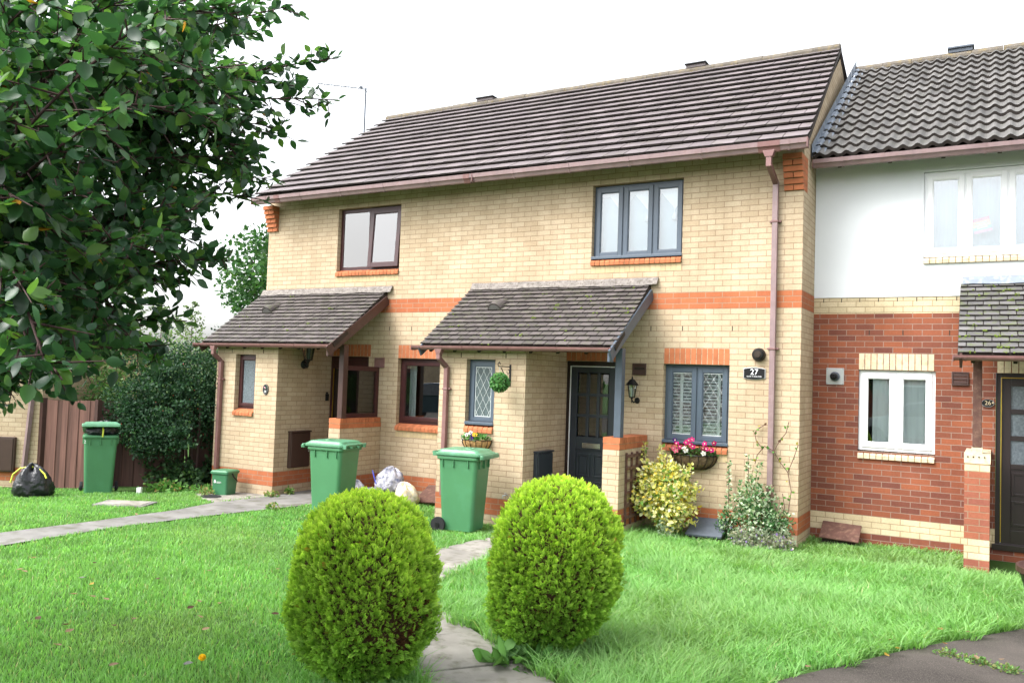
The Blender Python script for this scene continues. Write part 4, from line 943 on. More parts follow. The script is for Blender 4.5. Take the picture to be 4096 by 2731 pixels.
# ------------------------------------------------------------------ bins, caddy, bags, covers
def rr(w, d, r, z, y0=0.0, n=4):
    pts = []
    for cx, cy, a in ((w/2-r, d/2-r, 0), (-w/2+r, d/2-r, 90), (-w/2+r, -d/2+r, 180), (w/2-r, -d/2+r, 270)):
        pts += [(cx+r*math.cos(R_(a+90*k/n)), y0+cy+r*math.sin(R_(a+90*k/n)), z) for k in range(n+1)]
    return pts
def wheelie(lab, loc, rz, lid_open=0.0, bm='bin_green', lm='bin_lid'):
    t = thing('wheelie_bin', lab, 'wheelie bin', loc, rz, 'green wheelie bins')
    m = MB(); m.loft([rr(.40, .42, .05, .03), rr(.40, .43, .05, .06), rr(.47, .53, .05, .88), rr(.475, .535, .05, .93)])
    m.loft([rr(.50, .57, .05, .925), rr(.515, .585, .05, .935), rr(.515, .585, .05, .965), rr(.50, .57, .05, .97)])
    for x in (-.15, 0, .15):
        m.box(x-.006, x+.006, -.285, -.24, .82, .93)
    for y in (-.15, .05, .2):
        for sx in (-1, 1): m.box(sx*.235-.02, sx*.235+.02, y-.006, y+.006, .83, .93)
    m.box(-.19, .19, .20, .27, .05, .16)
    m.build('body', bm, t, False, bevel=.006)
    l = MB()
    l.loft([rr(.53, .62, .05, .972, -.01), rr(.545, .635, .055, .985, -.01), rr(.54, .63, .055, 1.012, -.01), rr(.50, .58, .05, 1.022, -.01), rr(.46, .52, .05, 1.05, 0), rr(.40, .44, .04, 1.058, 0)])
    l.loft([rr(.54, .06, .02, .95, -.345), rr(.55, .05, .02, .985, -.345), rr(.54, .045, .02, 1.005, -.335)])
    ring_ = MB(); l.loft([rr(.17, .09, .02, 1.057, -.08), rr(.16, .08, .02, 1.066, -.08), rr(.13, .055, .015, 1.066, -.08), rr(.125, .05, .015, 1.06, -.08)])
    lo = l.build('lid', lm, t, False, bevel=.005)
    if lid_open:
        lo.location = (0, .30, .985); lo.data.transform(Matrix.Translation((0, -.30, -.985))); lo.rotation_euler = (-lid_open, 0, 0)
    h = MB(); h.tube([(-.24, .34, 1.01), (.24, .34, 1.01)], .014, 10)
    for x in (-.23, -.08, .08, .23): h.box(x-.012, x+.012, .26, .345, .965, 1.012)
    h.build('handle', lm, t, False)
    a = MB(); a.tube([(-.26, .23, .10), (.26, .23, .10)], .011, 8); a.build('axle', 'metal_grey', t, False)
    for sx in (-1, 1):
        w = MB(); w.lathe([(.065, -.022), (.095, -.022), (.10, -.012), (.10, .012), (.095, .022), (.065, .022)], (sx*.255, .23, .10), 22, axis=(1, 0, 0)); wo = w.build('wheel', 'rubber', t, False)
        u = MB(); u.lathe([(.064, -.016), (.064, .016), (.03, .02), (.028, .03), (.015, .03)], (sx*.255, .23, .10), 18, axis=(sx, 0, 0)); u.build('hub', 'black_plastic', wo, False)
    return t
b27 = wheelie('green wheelie bin on the grass before the number 27 porch, one wheel showing', (-3.80, -1.80, float(hgt(-3.8, -1.8))), R_(99))
b28 = wheelie('green wheelie bin between the grey path and the clear recycling sacks', (-5.78, -2.05, .0), R_(-84))
bf = wheelie('far green wheelie bin, lid propped up by a black bag, beside the brown gate', (-10.22, -2.55, -.09), R_(55), R_(14), 'bin_green', 'bin_lid')
text('number_mark', '2', .07, (-.22, -.272, .87), FRONT, 'upvc_white', bf, .001, 1, local=True)
def bag(lab, loc, r, seed, mat, group=None, tie=None, rz=0, name='rubbish_bag', shape=None):
    rs = np.random.default_rng(seed); t = thing(name, lab, 'rubbish bag', loc, rz, group); nu, nv = 48, 30; m = MB(); vs = []
    ph = rs.random(12)*6.28
    for j in range(nv+1):
        v = j/nv; th = math.pi*v
        for i in range(nu):
            a = 2*math.pi*i/nu; k = 1+.12*math.sin(3*a+ph[0]+2*v)+.08*abs(math.sin(3.5*a+ph[1]+5*v))-.07*abs(math.sin(5.5*a+7*v+ph[2]))+.06*abs(math.sin(8.5*a-9*v+ph[3]))-.05*abs(math.sin(11*v+ph[4]+3*a))+.02*rs.normal()
            z = (1-math.cos(th))/2; R = (math.sin(th)**.75)*k*(1-.30*z*z)*(1+.25*max(0, .5-z))
            vs.append((r[0]*(R*math.cos(a)+.30*math.sin(ph[6])*z*z), r[1]*(R*math.sin(a)+.2*math.cos(ph[6])*z*z), r[2]*(z**1.1)*(1+.07*math.sin(4*a+ph[5])+.06*math.sin(7*a+ph[7]))))
    fs = [(j*nu+i, j*nu+(i+1) % nu, (j+1)*nu+(i+1) % nu, (j+1)*nu+i) for j in range(nv) for i in range(nu)]
    m.add(vs, fs); m.build('sack', mat, t, False, smooth=True)
    if tie:
        k = MB(); k.tube(tie, .012, 6); k.build('drawstring', 'tie_yellow', t, False)
    return t
bag('full black rubbish bag with a yellow drawstring beside the far house wall', (-10.40, -3.50, -.07), (.27, .25, .50), 3, 'bag_black', None, [(-.27, -.12, .26), (-.25, -.1, .38), (-.15, -.08, .475), (0, -.06, .50), (.13, -.08, .465), (.22, -.1, .40), (.26, -.12, .34)], R_(30))
m = MB(); bg = bag('black bag bulging from under the lid of the far green bin', (-10.22, -2.55, .86), (.23, .24, .22), 8, 'bag_black', None, [(.02, -.25, .17), (.03, -.295, .10), (.025, -.30, .0)], R_(55))
CL = 'clear recycling sacks by the wall'
bag('large clear recycling sack with blue print, top of the heap against the wall', (-6.08, -.42, .14), (.24, .22, .37), 11, 'bag_clear', CL, name='recycling_sack')
bag('small pale recycling sack beside the green bin', (-6.55, -.60, 0), (.17, .16, .29), 12, 'bag_clear', CL, name='recycling_sack')
plain('bag_sack_y', (.55, .52, .42), .35, .3, 8, .5, bump=.01, bscale=18, dirt=(.60, .42, .10), dirt_amt=.7)
bag('clear recycling sack with yellow packets, right of the heap', (-5.63, -.56, 0), (.19, .18, .33), 13, 'bag_sack_y', CL, name='recycling_sack')
bag('pale recycling sack at the front of the heap, half hidden by the round shrub', (-6.02, -.85, 0), (.24, .18, .24), 14, 'bag_clear', CL, name='recycling_sack')
plain('print_blue', (.06, .08, .45), .5, .1)
m = MB()
for k in range(4): m.obox((-6.24+.02*k, -.635-.004*k, .46-.045*k), (.02, 0, -.035), (0, .002, 0), (.006, 0, .004))
prop(m.build('blue_packet', 'print_blue'), 'blue packet edge showing through the largest recycling sack', 'packet')
t = thing('food_caddy', 'small green food caddy on the concrete by the porch corner', 'caddy', (-8.52, -1.52, -.02), R_(14))
m = MB(); m.loft([rr(.25, .27, .03, 0), rr(.29, .31, .03, .34)]); m.build('body', 'caddy_green', t, False, bevel=.004)
m = MB(); m.loft([rr(.315, .335, .03, .342), rr(.325, .345, .03, .352), rr(.325, .345, .03, .382), rr(.29, .31, .03, .40), rr(.2, .22, .03, .408)]); m.build('lid', 'caddy_green', t, False, bevel=.004)
m = MB(); m.tube([(.165, -.05, .36), (.19, -.04, .30), (.20, .03, .24), (.165, .10, .22)], .012, 6); m.build('handle', 'black_plastic', t, False)
m = MB(); m.lathe([(.001, .003), (.018, .002), (.018, 0)], (-.075, -.152, .22), 10, axis=(0, -1, 0)); m.box(-.085, -.065, -.155, -.150, .235, .255)
for k, (a, b) in enumerate(((-.045, .03), (-.045, .045), (-.045, .025))): m.box(a, b, -.1535, -.150, .224-.011*k, .2275-.011*k)
m.build('printed_logo', 'white_print', t, False)
m = MB(); m.lathe([(.16, 0), (.16, .02), (.13, .025)], (-8.33, -1.95, .004), 20); prop(m.build('drain_cover', 'rubber'), 'round black drain cover on the concrete beside the food caddy', 'drain cover')
def slab(lab, cat, name, c, ax, ay, az, mat, base=None):
    t = thing(name, lab, cat, tuple(c)); m = MB(); m.obox(c, ax, ay, az); m.build('lid', mat, t, bevel=.006)
    if base: m = MB(); base(m); m.build('frame', 'soffit_dark', t)
    return t
slab('grey sloping cover box on the ground under the leaded window', 'drain box', 'drain_box', (-1.08, -.20, .155), (.235, 0, .005), (0, .19, .085), (0, -.006, .014), 'slate_grey', lambda m: m.box(-1.30, -.86, -.36, -.02, -.1, .085))
slab('weathered brown board propped against the red brick wall', 'board', 'wooden_board', (.41, .62, .165), (.24, -.02, -.005), (0, .14, .085), (0, -.005, .010), 'wood_board', lambda m: m.box(.2, .60, .55, .80, -.1, .09))
slab('brown sloping board over a gap beside the porch wall, right of the sacks', 'board', 'wooden_board', (-5.34, -.22, .17), (.27, 0, .02), (0, .2, .11), (0, -.007, .012), 'wood_board', lambda m: m.box(-5.55, -5.15, -.2, -.01, -.1, .10))
t = thing('inspection_cover', 'concrete framed inspection cover set into the left lawn', 'cover', (-8.33, -3.42, .04)); a = R_(28)
ex, ey = np.array([math.cos(a), math.sin(a), 0]), np.array([-math.sin(a), math.cos(a), 0]); c0 = np.array([-8.33, -3.42, float(hgt(-8.33, -3.42))])
m = MB(); m.obox(c0+np.array([0, 0, .01]), ex*.36, ey*.22, (0, 0, .03)); m.build('frame', 'concrete_dark', t, bevel=.01)
m = MB(); m.obox(c0+np.array([0, 0, .036]), ex*.30, ey*.165, (0, 0, .01)); m.build('lid', 'concrete', t, bevel=.005)
m = MB(); m.obox((-9.55, -3.05, -.035), ex*.4, ey*.16, (0, 0, .03)); prop(m.build('concrete_slab', 'concrete_dark', bevel=.01), 'half sunk brown slab in the grass before the far bin', 'slab')
m = MB(); m.obox((-9.62, -2.25, .0), ex*.035, ey*.03, (0, 0, .065)); prop(m.build('carton', 'white_print', bevel=.003), 'small white carton standing beside the far green bin', 'carton')
t = thing('planter_pot', 'black tapered plastic pot at the right edge of the lawn', 'pot', (2.72, -1.95, .01))
m = MB(); m.lathe([(.26, 0), (.30, .06), (.39, .36), (.41, .40)], (2.72, -1.95, .01), 28); m.build('tub', 'black_plastic', t, smooth=True)
m = MB(); m.lathe([(.405, .395), (.425, .40), (.425, .45), (.40, .455), (.37, .44)], (2.72, -1.95, .01), 28); m.build('rim', 'stain_wood', t)
# standpipe by the path at 28, tap at 27, aerial
m = MB(); m.lathe([(.03, 0), (.03, .30), (.045, .31), (.045, .40), (.03, .42)], (-7.2, -.38, 0), 12); prop(m.build('gully_pipe', 'slate_grey'), 'short grey pipe stub standing in the porch of number 28', 'pipe')
m = MB(); m.tube([(-3.50, -1.2, .44), (-3.50, -1.25, .44), (-3.53, -1.27, .43), (-3.53, -1.27, .40)], .009, 8); m.lathe([(.001, 0), (.02, .004), (.001, .01)], (-3.50, -1.25, .462), 8); prop(m.build('garden_tap', 'metal_grey'), 'small outside tap low on the porch wall beside the green bin', 'tap')
t = thing('tv_aerial', 'television aerial on a thin mast at the left gable', 'aerial', (-9.50, 2.6, 6.2))
m = MB(); m.tube([(-9.47, 2.6, 5.9), (-9.47, 2.6, 8.02)], .016, 8); m.build('mast', 'slate_grey', t)
A0, A1 = np.array([-9.44, 2.58, 7.98]), np.array([-10.6, 2.35, 8.20]); m = MB(); m.tube([A0, A1], .009, 6); ad = uvec(A1-A0); ee = uvec(np.cross(ad, (0, 0, 1)))
for k in range(13): c = A0+(A1-A0)*(.12+.07*k); m.tube([c-ee*(.10-.003*k), c+ee*(.10-.003*k)], .0035, 5)
m.build('boom', 'slate_grey', t)
m = MB(); m.obox(A0+ad*.13+np.array([0, 0, .03]), ad*.03, ee*.02, (0, 0, .02)); m.tube([A0-ee*.12+np.array([0, 0, .09]), A0+ee*.12+np.array([0, 0, .09])], .006, 5); m.tube([A0-ee*.12-np.array([0, 0, .05]), A0+ee*.12-np.array([0, 0, .05])], .006, 5); m.build('dipole', 'slate_grey', t)
# ------------------------------------------------------------------ far left: angled house, gate, fences
E1 = np.array([math.cos(YAW), math.sin(YAW), 0]); E2 = np.array([-math.sin(YAW), math.cos(YAW), 0]); K0 = np.array([-11.74, -2.62, 0]); UZ = np.array([0, 0, 1])
h29 = thing('brick_house', 'angled buff brick house at the far left, behind the tree', 'house', tuple(K0-E1*2))
def at29(u, v, z): return K0+E1*u+E2*v+UZ*z
m = MB(); m.quad(at29(-4.5, 0, -.6), at29(0, 0, -.6), at29(0, 0, 2.25), at29(-4.5, 0, 2.25)); m.add([at29(0, 0, -.6), at29(0, 4, -.6), at29(0, 4, 2.25), at29(0, 2, 2.72), at29(0, 0, 2.25)], [(0, 1, 2, 3, 4)]); m.quad(at29(0, 4, -.6), at29(-4.5, 4, -.6), at29(-4.5, 4, 2.25), at29(0, 4, 2.25)); m.build('wall', 'buff_angled', h29)
rf = tiles('roof', h29, 'tile_brown', at29(-4.6, -.3, 2.22), at29(.15, -.3, 2.22), at29(-4.6, 2, 2.80), at29(.15, 2, 2.80), 9, .3, .03)
m = MB(); m.quad(at29(.15, 2, 2.80), at29(-4.6, 2, 2.80), at29(-4.6, 4.3, 2.22), at29(.15, 4.3, 2.22)); m.build('rear_slope', 'tile_brown', rf)
m = MB(); m.beam(at29(-4.6, -.36, 2.18), at29(.15, -.36, 2.18), .10, .07); m.build('gutter', 'pipe_brown', h29, bevel=.01)
m = MB(); m.beam(at29(-.24, -.05, -.15), at29(-.10, -.05, 2.3), .065, .065, (1, 0, 0)); m.build('downpipe', 'gutter_brown', h29, bevel=.006)
t = thing('meter_box', 'brown meter box on the far left house, behind the black bag', 'meter box', tuple(at29(-.62, 0, .16)), group='meter boxes on porch walls')
m = MB(); m.obox(at29(-.62, -.03, .44), E1*.23, E2*.03, UZ*.29); m.build('case', 'meter_brown', t, bevel=.008); m = MB(); m.obox(at29(-.62, -.066, .44), E1*.205, E2*.006, UZ*.265); m.build('door', 'meter_brown', t, bevel=.004)
def boards(parent, A, B, z0, z1, n, mat, name='panel', dz=.0, cap=True):
    A, B = np.array(A), np.array(B); d = uvec(B-A); nn = np.array([d[1], -d[0], 0]); L = np.linalg.norm(B-A); m = MB()
    for k in range(n):
        c = A+d*L*(k+.5)/n; w = L/n*.53; j = random.uniform(-.006, .006); tl = random.uniform(-.012, .012)
        m.obox(c+UZ*((z0+z1)/2+random.uniform(-.008, .008))+nn*((.008 if k % 2 else -.004)), d*w+UZ*0, nn*.008, UZ*(z1-z0)/2+d*tl*0)
    return m.build(name, mat, parent), d, nn
gt = thing('garden_gate', 'brown close boarded garden gate beside the far left house', 'gate', (-11.33, -2.38, -.15))
GA, GB = np.array([-11.68, -2.57, 0]), np.array([-10.97, -2.17, 0]); boards(gt, GA, GB, -.13, 1.37, 9, 'fence_wood')
m = MB(); gd = uvec(GB-GA); gn = np.array([gd[1], -gd[0], 0])
for z in (.15, .65, 1.15): m.beam(GA-gn*.03+UZ*z, GB-gn*.03+UZ*z, .03, .09)
m.build('rails', 'fence_wood', gt)
for q in (GA-gd*.06, GB+gd*.05):
    m = MB(); m.beam(q-UZ*.3, q+UZ*1.40, .08, .08, (1, 0, 0)); m.build('gate_post', 'stain_wood', gt)
FG = 'fence panels behind the bin and shrub'
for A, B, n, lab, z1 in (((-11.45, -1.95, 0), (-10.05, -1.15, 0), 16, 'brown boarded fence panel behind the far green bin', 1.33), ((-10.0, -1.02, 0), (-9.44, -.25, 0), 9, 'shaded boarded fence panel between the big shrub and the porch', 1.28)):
    ft = thing('fence_panel', lab, 'fence', A, group=FG); boards(ft, A, B, -.2, z1, n, 'fence_shaded')
    m = MB(); m.beam(np.array(A)+UZ*(z1+.012), np.array(B)+UZ*(z1+.012), .05, .03); m.build('capping_rail', 'fence_shaded', ft)
    m = MB(); m.beam(np.array(B)-UZ*.3, np.array(B)+UZ*(z1+.08), .08, .08, (1, 0, 0)); m.build('fence_post', 'fence_shaded', ft)

# ------------------------------------------------------------------ across the road behind the camera: what the window panes reflect
plain('car_paint', (.025, .04, .07), .25, .05, 3, .6); plain('car_silver', (.40, .42, .44), .28, .05, 3, .6); plain('car_glass', (.02, .025, .03), .05, .05, 3, .8)
def car(lab, x, y, paint):
    t = thing('parked_car', lab, 'car', (x, y, .28), 0, 'cars parked along the road'); m = MB(); z0 = .28
    prof = [(-2.1, .35), (-2.12, .62), (-1.95, .78), (-1.05, .92), (-.35, 1.38), (.25, 1.45), (1.05, 1.42), (1.75, .98), (2.08, .92), (2.12, .55), (2.08, .32)]
    def sec(yy, k): return [(x+px, y+yy, z0+(pz if pz < .95 else .95+(pz-.95)*k)) for px, pz in prof]
    m.loft([sec(-.80, .0), sec(-.84, .02), sec(-.66, 1), sec(.66, 1), sec(.84, .02), sec(.80, .0)]); m.build('body', paint, t, smooth=False, bevel=.02)
    for s in (-1, 1):
        m = MB(); q = [(-.92, .96), (-.32, 1.33), (.25, 1.39), (.98, 1.36), (1.5, 1.0)]
        def at(px, pz, o): k = (pz-.95)/.5; return (x+px, y+s*(.845-.18*k+o), z0+pz)
        m.add([at(a, b, .0) for a, b in q]+[at(a, b, .012) for a, b in q], [(0, 1, 2, 3, 4), (9, 8, 7, 6, 5)]+[(i, (i+1) % 5, (i+1) % 5+5, i+5) for i in range(5)]); m.build('side_window', 'car_glass', t)
        for wx in (-1.3, 1.35):
            m = MB(); m.lathe([(.2, -.09), (.31, -.09), (.32, 0), (.31, .09), (.2, .09)], (x+wx, y+s*.76, z0+.32), 20, axis=(0, 1, 0)); w = m.build('wheel', 'rubber', t)
            m = MB(); m.lathe([(.2, -.08), (.2, .08)], (x+wx, y+s*.77, z0+.32), 14, axis=(0, 1, 0)); m.build('rim', 'metal_grey', w)
car('dark blue hatchback parked on the road, reflected in the brown ground floor window', -16.6, -15.6, 'car_paint')
car('silver hatchback parked on the road, reflected in the white ground floor window', .2, -16.0, 'car_silver')
for k, (x, lab) in enumerate(((-27., 'buff brick house across the road, left of the pair'), (-6., 'buff brick house across the road, right of the pair'))):
    t = thing('brick_house', lab, 'house', (x, -34, .25), 0, 'houses across the road'); m = MB(); facade_y = -30
    m.box(x-7, x+7, -38, -30, 0, 5.2); m.build('wall', 'red_brick' if k else 'buff_brick_low', t)
    m = MB(); m.add([(x-7.3, -29.6, 5.1), (x+7.3, -29.6, 5.1), (x+7.3, -34, 8), (x-7.3, -34, 8), (x-7.3, -38.4, 5.1), (x+7.3, -38.4, 5.1)], [(0, 3, 2, 1), (3, 4, 5, 2), (0, 1, 5, 4), (0, 4, 3), (1, 2, 5)]); m.build('roof', 'tile_brown', t)
    for wx in (-5, -1.8, 1.8, 5):
        for wz in (1.1, 3.6):
            m = MB(); m.box(x+wx-.6, x+wx+.6, -30.001, -29.95, wz, wz+1.2); w = m.build('window', 'upvc_white', t); m = MB(); m.box(x+wx-.52, x+wx+.52, -29.949, -29.94, wz+.08, wz+1.12); m.build('pane', 'car_glass', w)
# ------------------------------------------------------------------ planting
def fronds(n_leaf=11):
    V = [(0, 0, 0)]; F = []
    for k in range(n_leaf):
        t = k/(n_leaf-1); sgn = (-1)**k if k < n_leaf-1 else 0; b = (.05+.75*t*.85, 0, 0); L = .42*(1-.35*t); ang = .75*sgn
        d = (math.cos(ang), math.sin(ang), .12*(1 if k % 3 else -1)); w = .066
        nx, ny = -d[1]*w, d[0]*w; i = len(V)
        V += [b, (b[0]+d[0]*L*.5+nx, b[1]+d[1]*L*.5+ny, d[2]*L*.5), (b[0]+d[0]*L, b[1]+d[1]*L, d[2]*L), (b[0]+d[0]*L*.5-nx, b[1]+d[1]*L*.5-ny, d[2]*L*.5)]
        F.append((i, i+3, i+2, i+1))
    V = V[1:]; F = [tuple(q-1 for q in f) for f in F]
    return V, F
FR_V, FR_F = fronds()
FR_W = np.clip(np.array([v[0] for v in FR_V])*1.05, 0, 1)**1.2
def conifer(lab, base, R, H, seed, brown=None, lean=(0, 0), N=25000):
    r = np.random.default_rng(seed); t = thing('conifer_shrub', lab, 'shrub', tuple(base), group='clipped golden conifers by the path'); base = np.array(base, float)
    v = r.random(N*2); prof = lambda v: (1-np.abs((v-.47)/np.where(np.asarray(v) > .47, .53, .47)).clip(0, 1)**2.25)**(1/2.1)*(.97+.03*np.asarray(v))
    keep = r.random(N*2) < (.35+.65*prof(v)); v = v[keep][:N]; n = len(v); a = r.random(n)*2*math.pi
    lump = 1+.06*np.sin(2*a+4*v+seed)+.055*np.sin(5*a-6*v+2*seed)+.03*np.sin(13*a+11*v)+.03*np.sin(17*v+5*a)+.03*np.sin(29*a+7*v)*np.sin(31*v+3*a)
    dpt = r.random(n)**1.6*.14-.05*(r.random(n) < .06)*r.random(n)
    rad = R*prof(v)*lump-dpt*R*1.1
    hc = .06+v*(H-.06)
    off = lambda q: np.clip(1-np.asarray(q)/.42, 0, 1)**1.3
    top = np.stack([rad*np.cos(a)+lean[0]*off(v), rad*np.sin(a)+lean[1]*off(v), hc], 1)
    nr = np.stack([np.cos(a)*prof(v), np.sin(a)*prof(v), (v-.45)*1.5], 1); nr = norm(nr)
    dirs = norm(nr*.85+np.array([0, 0, .55])+r.normal(size=(n, 3))*.38)
    p = base+top-dirs*.02
    X, Y, Z = frame_from(dirs, norm(r.normal(size=(n, 3))+nr*.2))
    g = np.clip((v-.15)/.85, 0, 1)[:, None]  # upper fronds are coloured brighter, standing in for light on the top
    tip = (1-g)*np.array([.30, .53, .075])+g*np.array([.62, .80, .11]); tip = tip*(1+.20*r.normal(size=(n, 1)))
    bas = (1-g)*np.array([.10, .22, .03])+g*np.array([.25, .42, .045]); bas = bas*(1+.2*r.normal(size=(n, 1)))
    if brown is not None:
        bd = np.array(brown[0]); k = np.exp(-(((top-bd)/np.array(brown[1]))**2).sum(1)); bm = r.random(n) < k*.92
        tip[bm] = np.array([.17, .075, .035])*(1+.3*r.normal(size=(bm.sum(), 1))); bas[bm] = np.array([.07, .03, .017])
        p[bm] -= nr[bm]*.05; p[bm & (r.random(n) < .45)] -= np.array([0, 0, 5.])*0; size_k = np.where(bm & (r.random(n) < .5), .25, 1.0)
    stray = r.random(n) < .006; tip[stray] = (.35, .13, .03)
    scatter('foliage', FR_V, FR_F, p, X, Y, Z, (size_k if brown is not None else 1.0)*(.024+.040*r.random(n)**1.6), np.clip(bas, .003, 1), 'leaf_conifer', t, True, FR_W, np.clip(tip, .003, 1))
    m = MB(); rings = []
    for q in np.linspace(.02, .97, 14): rings.append([(base[0]+lean[0]*off(q)+R*.83*prof(q)*math.cos(b), base[1]+lean[1]*off(q)+R*.83*prof(q)*math.sin(b), base[2]+.06+q*(H-.06)) for b in np.linspace(0, 2*math.pi, 18, endpoint=False)])
    m.loft(rings); m.build('inner_twigs', 'shrub_core', t, smooth=True)
    m = MB(); m.tube([base+np.array([lean[0], lean[1], -.1]), base+np.array([lean[0]*.3, lean[1]*.3, .35])], [.035, .03], 8); m.build('trunk', 'bark', t)
    return t
def gz(x, y): return float(hgt(x, y))
conifer('left clipped golden conifer, with a brown dead patch low on its right', (-1.09, -7.05, gz(-1.09, -7.05)-.03), .445, 1.15, 1, brown=((.40, -.10, .40), (.15, .22, .25)), lean=(.0, 0))
conifer('right clipped golden conifer, evenly green and narrow at its base', (-.45, -5.80, gz(-.45, -5.8)-.03), .452, 1.22, 2, lean=(-.13, -.08))
def bush(name, lab, cat, blobs, leaf, size, cols, w, mat='leaf_soft', upb=.5, stems=(), group=None, stemmat='twig', thin=.35, leafv=None, base=None, part='foliage', berries=0):
    t = thing(name, lab, cat, base or (blobs[0][0][0], blobs[0][0][1], 0), group=group)
    P_ = []; D_ = []
    for c, r, n in blobs:
        d = rdir(n); rad = rng.random((n, 1))**thin; k = 1+.18*np.sin(5*d[:, :1]+3*d[:, 1:2]+c[0]*7)+.12*np.sin(9*d[:, 2:3]+6*d[:, :1])
        P_.append(np.array(c)+d*np.array(r)*rad*k); D_.append(d)
    p = np.concatenate(P_); d = np.concatenate(D_); n = len(p)
    X, Y, Z = frame_from(norm(d*.6+rdir(n)*.8+np.array([0, 0, .1])), norm(np.array([0, 0, 1])*upb+rdir(n)*.7+d*.4))
    lv = leafv or (SMALL_V, SMALL_F)
    scatter(part, lv[0], lv[1], p, X, Y, Z, size*(.7+.6*rng.random(n)), cvar(n, cols, w, .16), mat, t)
    if stems:
        for s in stems:
            m = MB(); m.tube(s[0], s[1], 6); m.build('stem', stemmat, t)
    if berries:
        m = MB(); ii = rng.choice(n, berries)
        for i in ii: m.lathe([(.001, -.008), (.009, 0), (.001, .008)], p[i]+d[i]*.02, 6)
        plain('berry_red', (.45, .03, .015), .4, .1) if 'berry_red' not in MATS else None
        m.build('berries', 'berry_red', t)
    return t
def shoot_blobs(a, b, n, r): return [(tuple(lerp(a, b, k)), (r, r, r), 8) for k in np.linspace(0, 1, n)]
# variegated bushes by the leaded window
YV = [(.62, .58, .15), (.70, .66, .30), (.74, .73, .48), (.16, .30, .06), (.64, .46, .07)]
bush('variegated_bush', 'yellow variegated bush beside the trellis under the leaded window', 'bush',
     [((-1.60, -.42, .54), (.42, .30, .36), 2600), ((-1.58, -.42, .80), (.30, .22, .22), 900), ((-1.50, -.42, .30), (.30, .22, .2), 600)]+shoot_blobs((-1.87, -.4, .80), (-1.90, -.40, 1.17), 7, .025)+shoot_blobs((-1.68, -.40, .85), (-1.66, -.38, 1.12), 7, .035)+shoot_blobs((-1.35, -.42, .75), (-1.25, -.4, .93), 4, .03),
     None, .052, YV, [.3, .26, .2, .16, .08], leafv=(LEAF_V, LEAF_F), stems=[([(-1.5, -.4, -.05), (-1.55, -.4, .4)], .02), ([(-1.87, -.4, .6), (-1.9, -.4, 1.17)], .005), ([(-1.68, -.4, .6), (-1.66, -.38, 1.12)], .005)], base=(-1.55, -.4, 0))
WV = [(.34, .44, .29), (.50, .55, .42), (.05, .14, .045), (.08, .19, .07)]
bush('variegated_bush', 'white edged variegated bush in front of the drainpipe', 'bush',
     [((-.50, -.26, .56), (.25, .18, .26), 900), ((-.38, -.30, .34), (.34, .2, .24), 800), ((-.78, -.24, .30), (.14, .12, .2), 250), ((-.17, -.3, .27), (.14, .1, .14), 260)]+shoot_blobs((-.55, -.22, .75), (-.58, -.2, 1.12), 7, .03)+shoot_blobs((-.46, -.22, .75), (-.44, -.2, 1.03), 6, .035)+shoot_blobs((-.83, -.14, .42), (-.84, -.12, 1.0), 10, .02),
     None, .040, WV, [.34, .22, .24, .2], leafv=(LEAF_V, LEAF_F), stems=[([(-.45, -.25, -.05), (-.5, -.25, .5)], .018), ([(-.83, -.14, .3), (-.84, -.12, 1.0)], .004), ([(-.55, -.22, .6), (-.58, -.2, 1.1)], .004)], base=(-.45, -.26, 0), berries=7)
bush('low_shrub', 'dark green low shrub at the foot of the drainpipe', 'shrub', [((-.28, -.24, .30), (.28, .16, .20), 420), ((-.80, -.22, .18), (.16, .12, .18), 260)], None, .035, [(.03, .10, .03), (.05, .14, .04)], None, base=(-.3, -.24, 0))
bush('lavender', 'grey lavender clump with purple tips in front of the white edged bush', 'lavender', [((-.45, -.48, .13), (.30, .13, .13), 1000), ((-.10, -.42, .13), (.16, .12, .12), 300)], None, .040, [(.30, .34, .24), (.24, .30, .20), (.36, .34, .26), (.26, .17, .45)], [.4, .3, .2, .1], upb=.1, base=(-.45, -.48, 0))
bush('low_shrub', 'small grey leaved plant under the yellow bush', 'shrub', [((-1.50, -.62, .14), (.13, .09, .15), 300)], None, .03, [(.22, .30, .20), (.30, .36, .26)], None, base=(-1.5, -.62, 0))
# climbing rose right of the drainpipe
t = thing('climbing_rose', 'thin climbing rose trained around the drainpipe', 'climber', (-.1, -.1, 0)); m = MB()
CR = [[(-.16, -.12, .1), (-.10, -.07, .45), (-.075, -.05, .70), (-.12, -.05, .93), (-.22, -.05, 1.05), (-.29, -.10, 1.19), (-.40, -.12, 1.24)], [(-.12, -.05, .93), (-.05, -.05, 1.12), (.0, -.06, 1.28)], [(-.30, -.1, 1.15), (-.23, -.06, 1.31), (-.15, -.05, 1.42), (-.12, -.05, 1.56)], [(-.42, -.1, 1.2), (-.52, -.05, 1.30), (-.54, -.05, 1.40), (-.50, -.05, 1.45), (-.40, -.04, 1.52)], [(-.40, -.12, 1.24), (-.5, -.06, 1.12), (-.53, -.05, 1.0)], [(-.2, -.1, .2), (-.15, -.06, .5), (-.18, -.05, .66)]]
LP = []
for c in CR:
    m.tube(c, .005, 5)
    for a, b in zip(c[:-1], c[1:]):
        for k in range(4): LP.append(lerp(a, b, random.random())+np.array([random.uniform(-.02, .02), -.01, random.uniform(-.02, .02)]))
m.build('stems', 'wood_board', t); LP = np.array(LP); LP = LP[::2]; n = len(LP); X, Y, Z = frame_from(norm(rdir(n)+np.array([0, 0, .3])), norm(rdir(n)*.6+np.array([.2, -1, .4])))
scatter('leaves', LEAF_V, LEAF_F, LP, X, Y, Z, .034+.018*rng.random(n), cvar(n, [(.08, .2, .04), (.14, .28, .06), (.30, .26, .05), (.10, .05, .03)], [.45, .3, .15, .1]), 'leaf_soft', t)
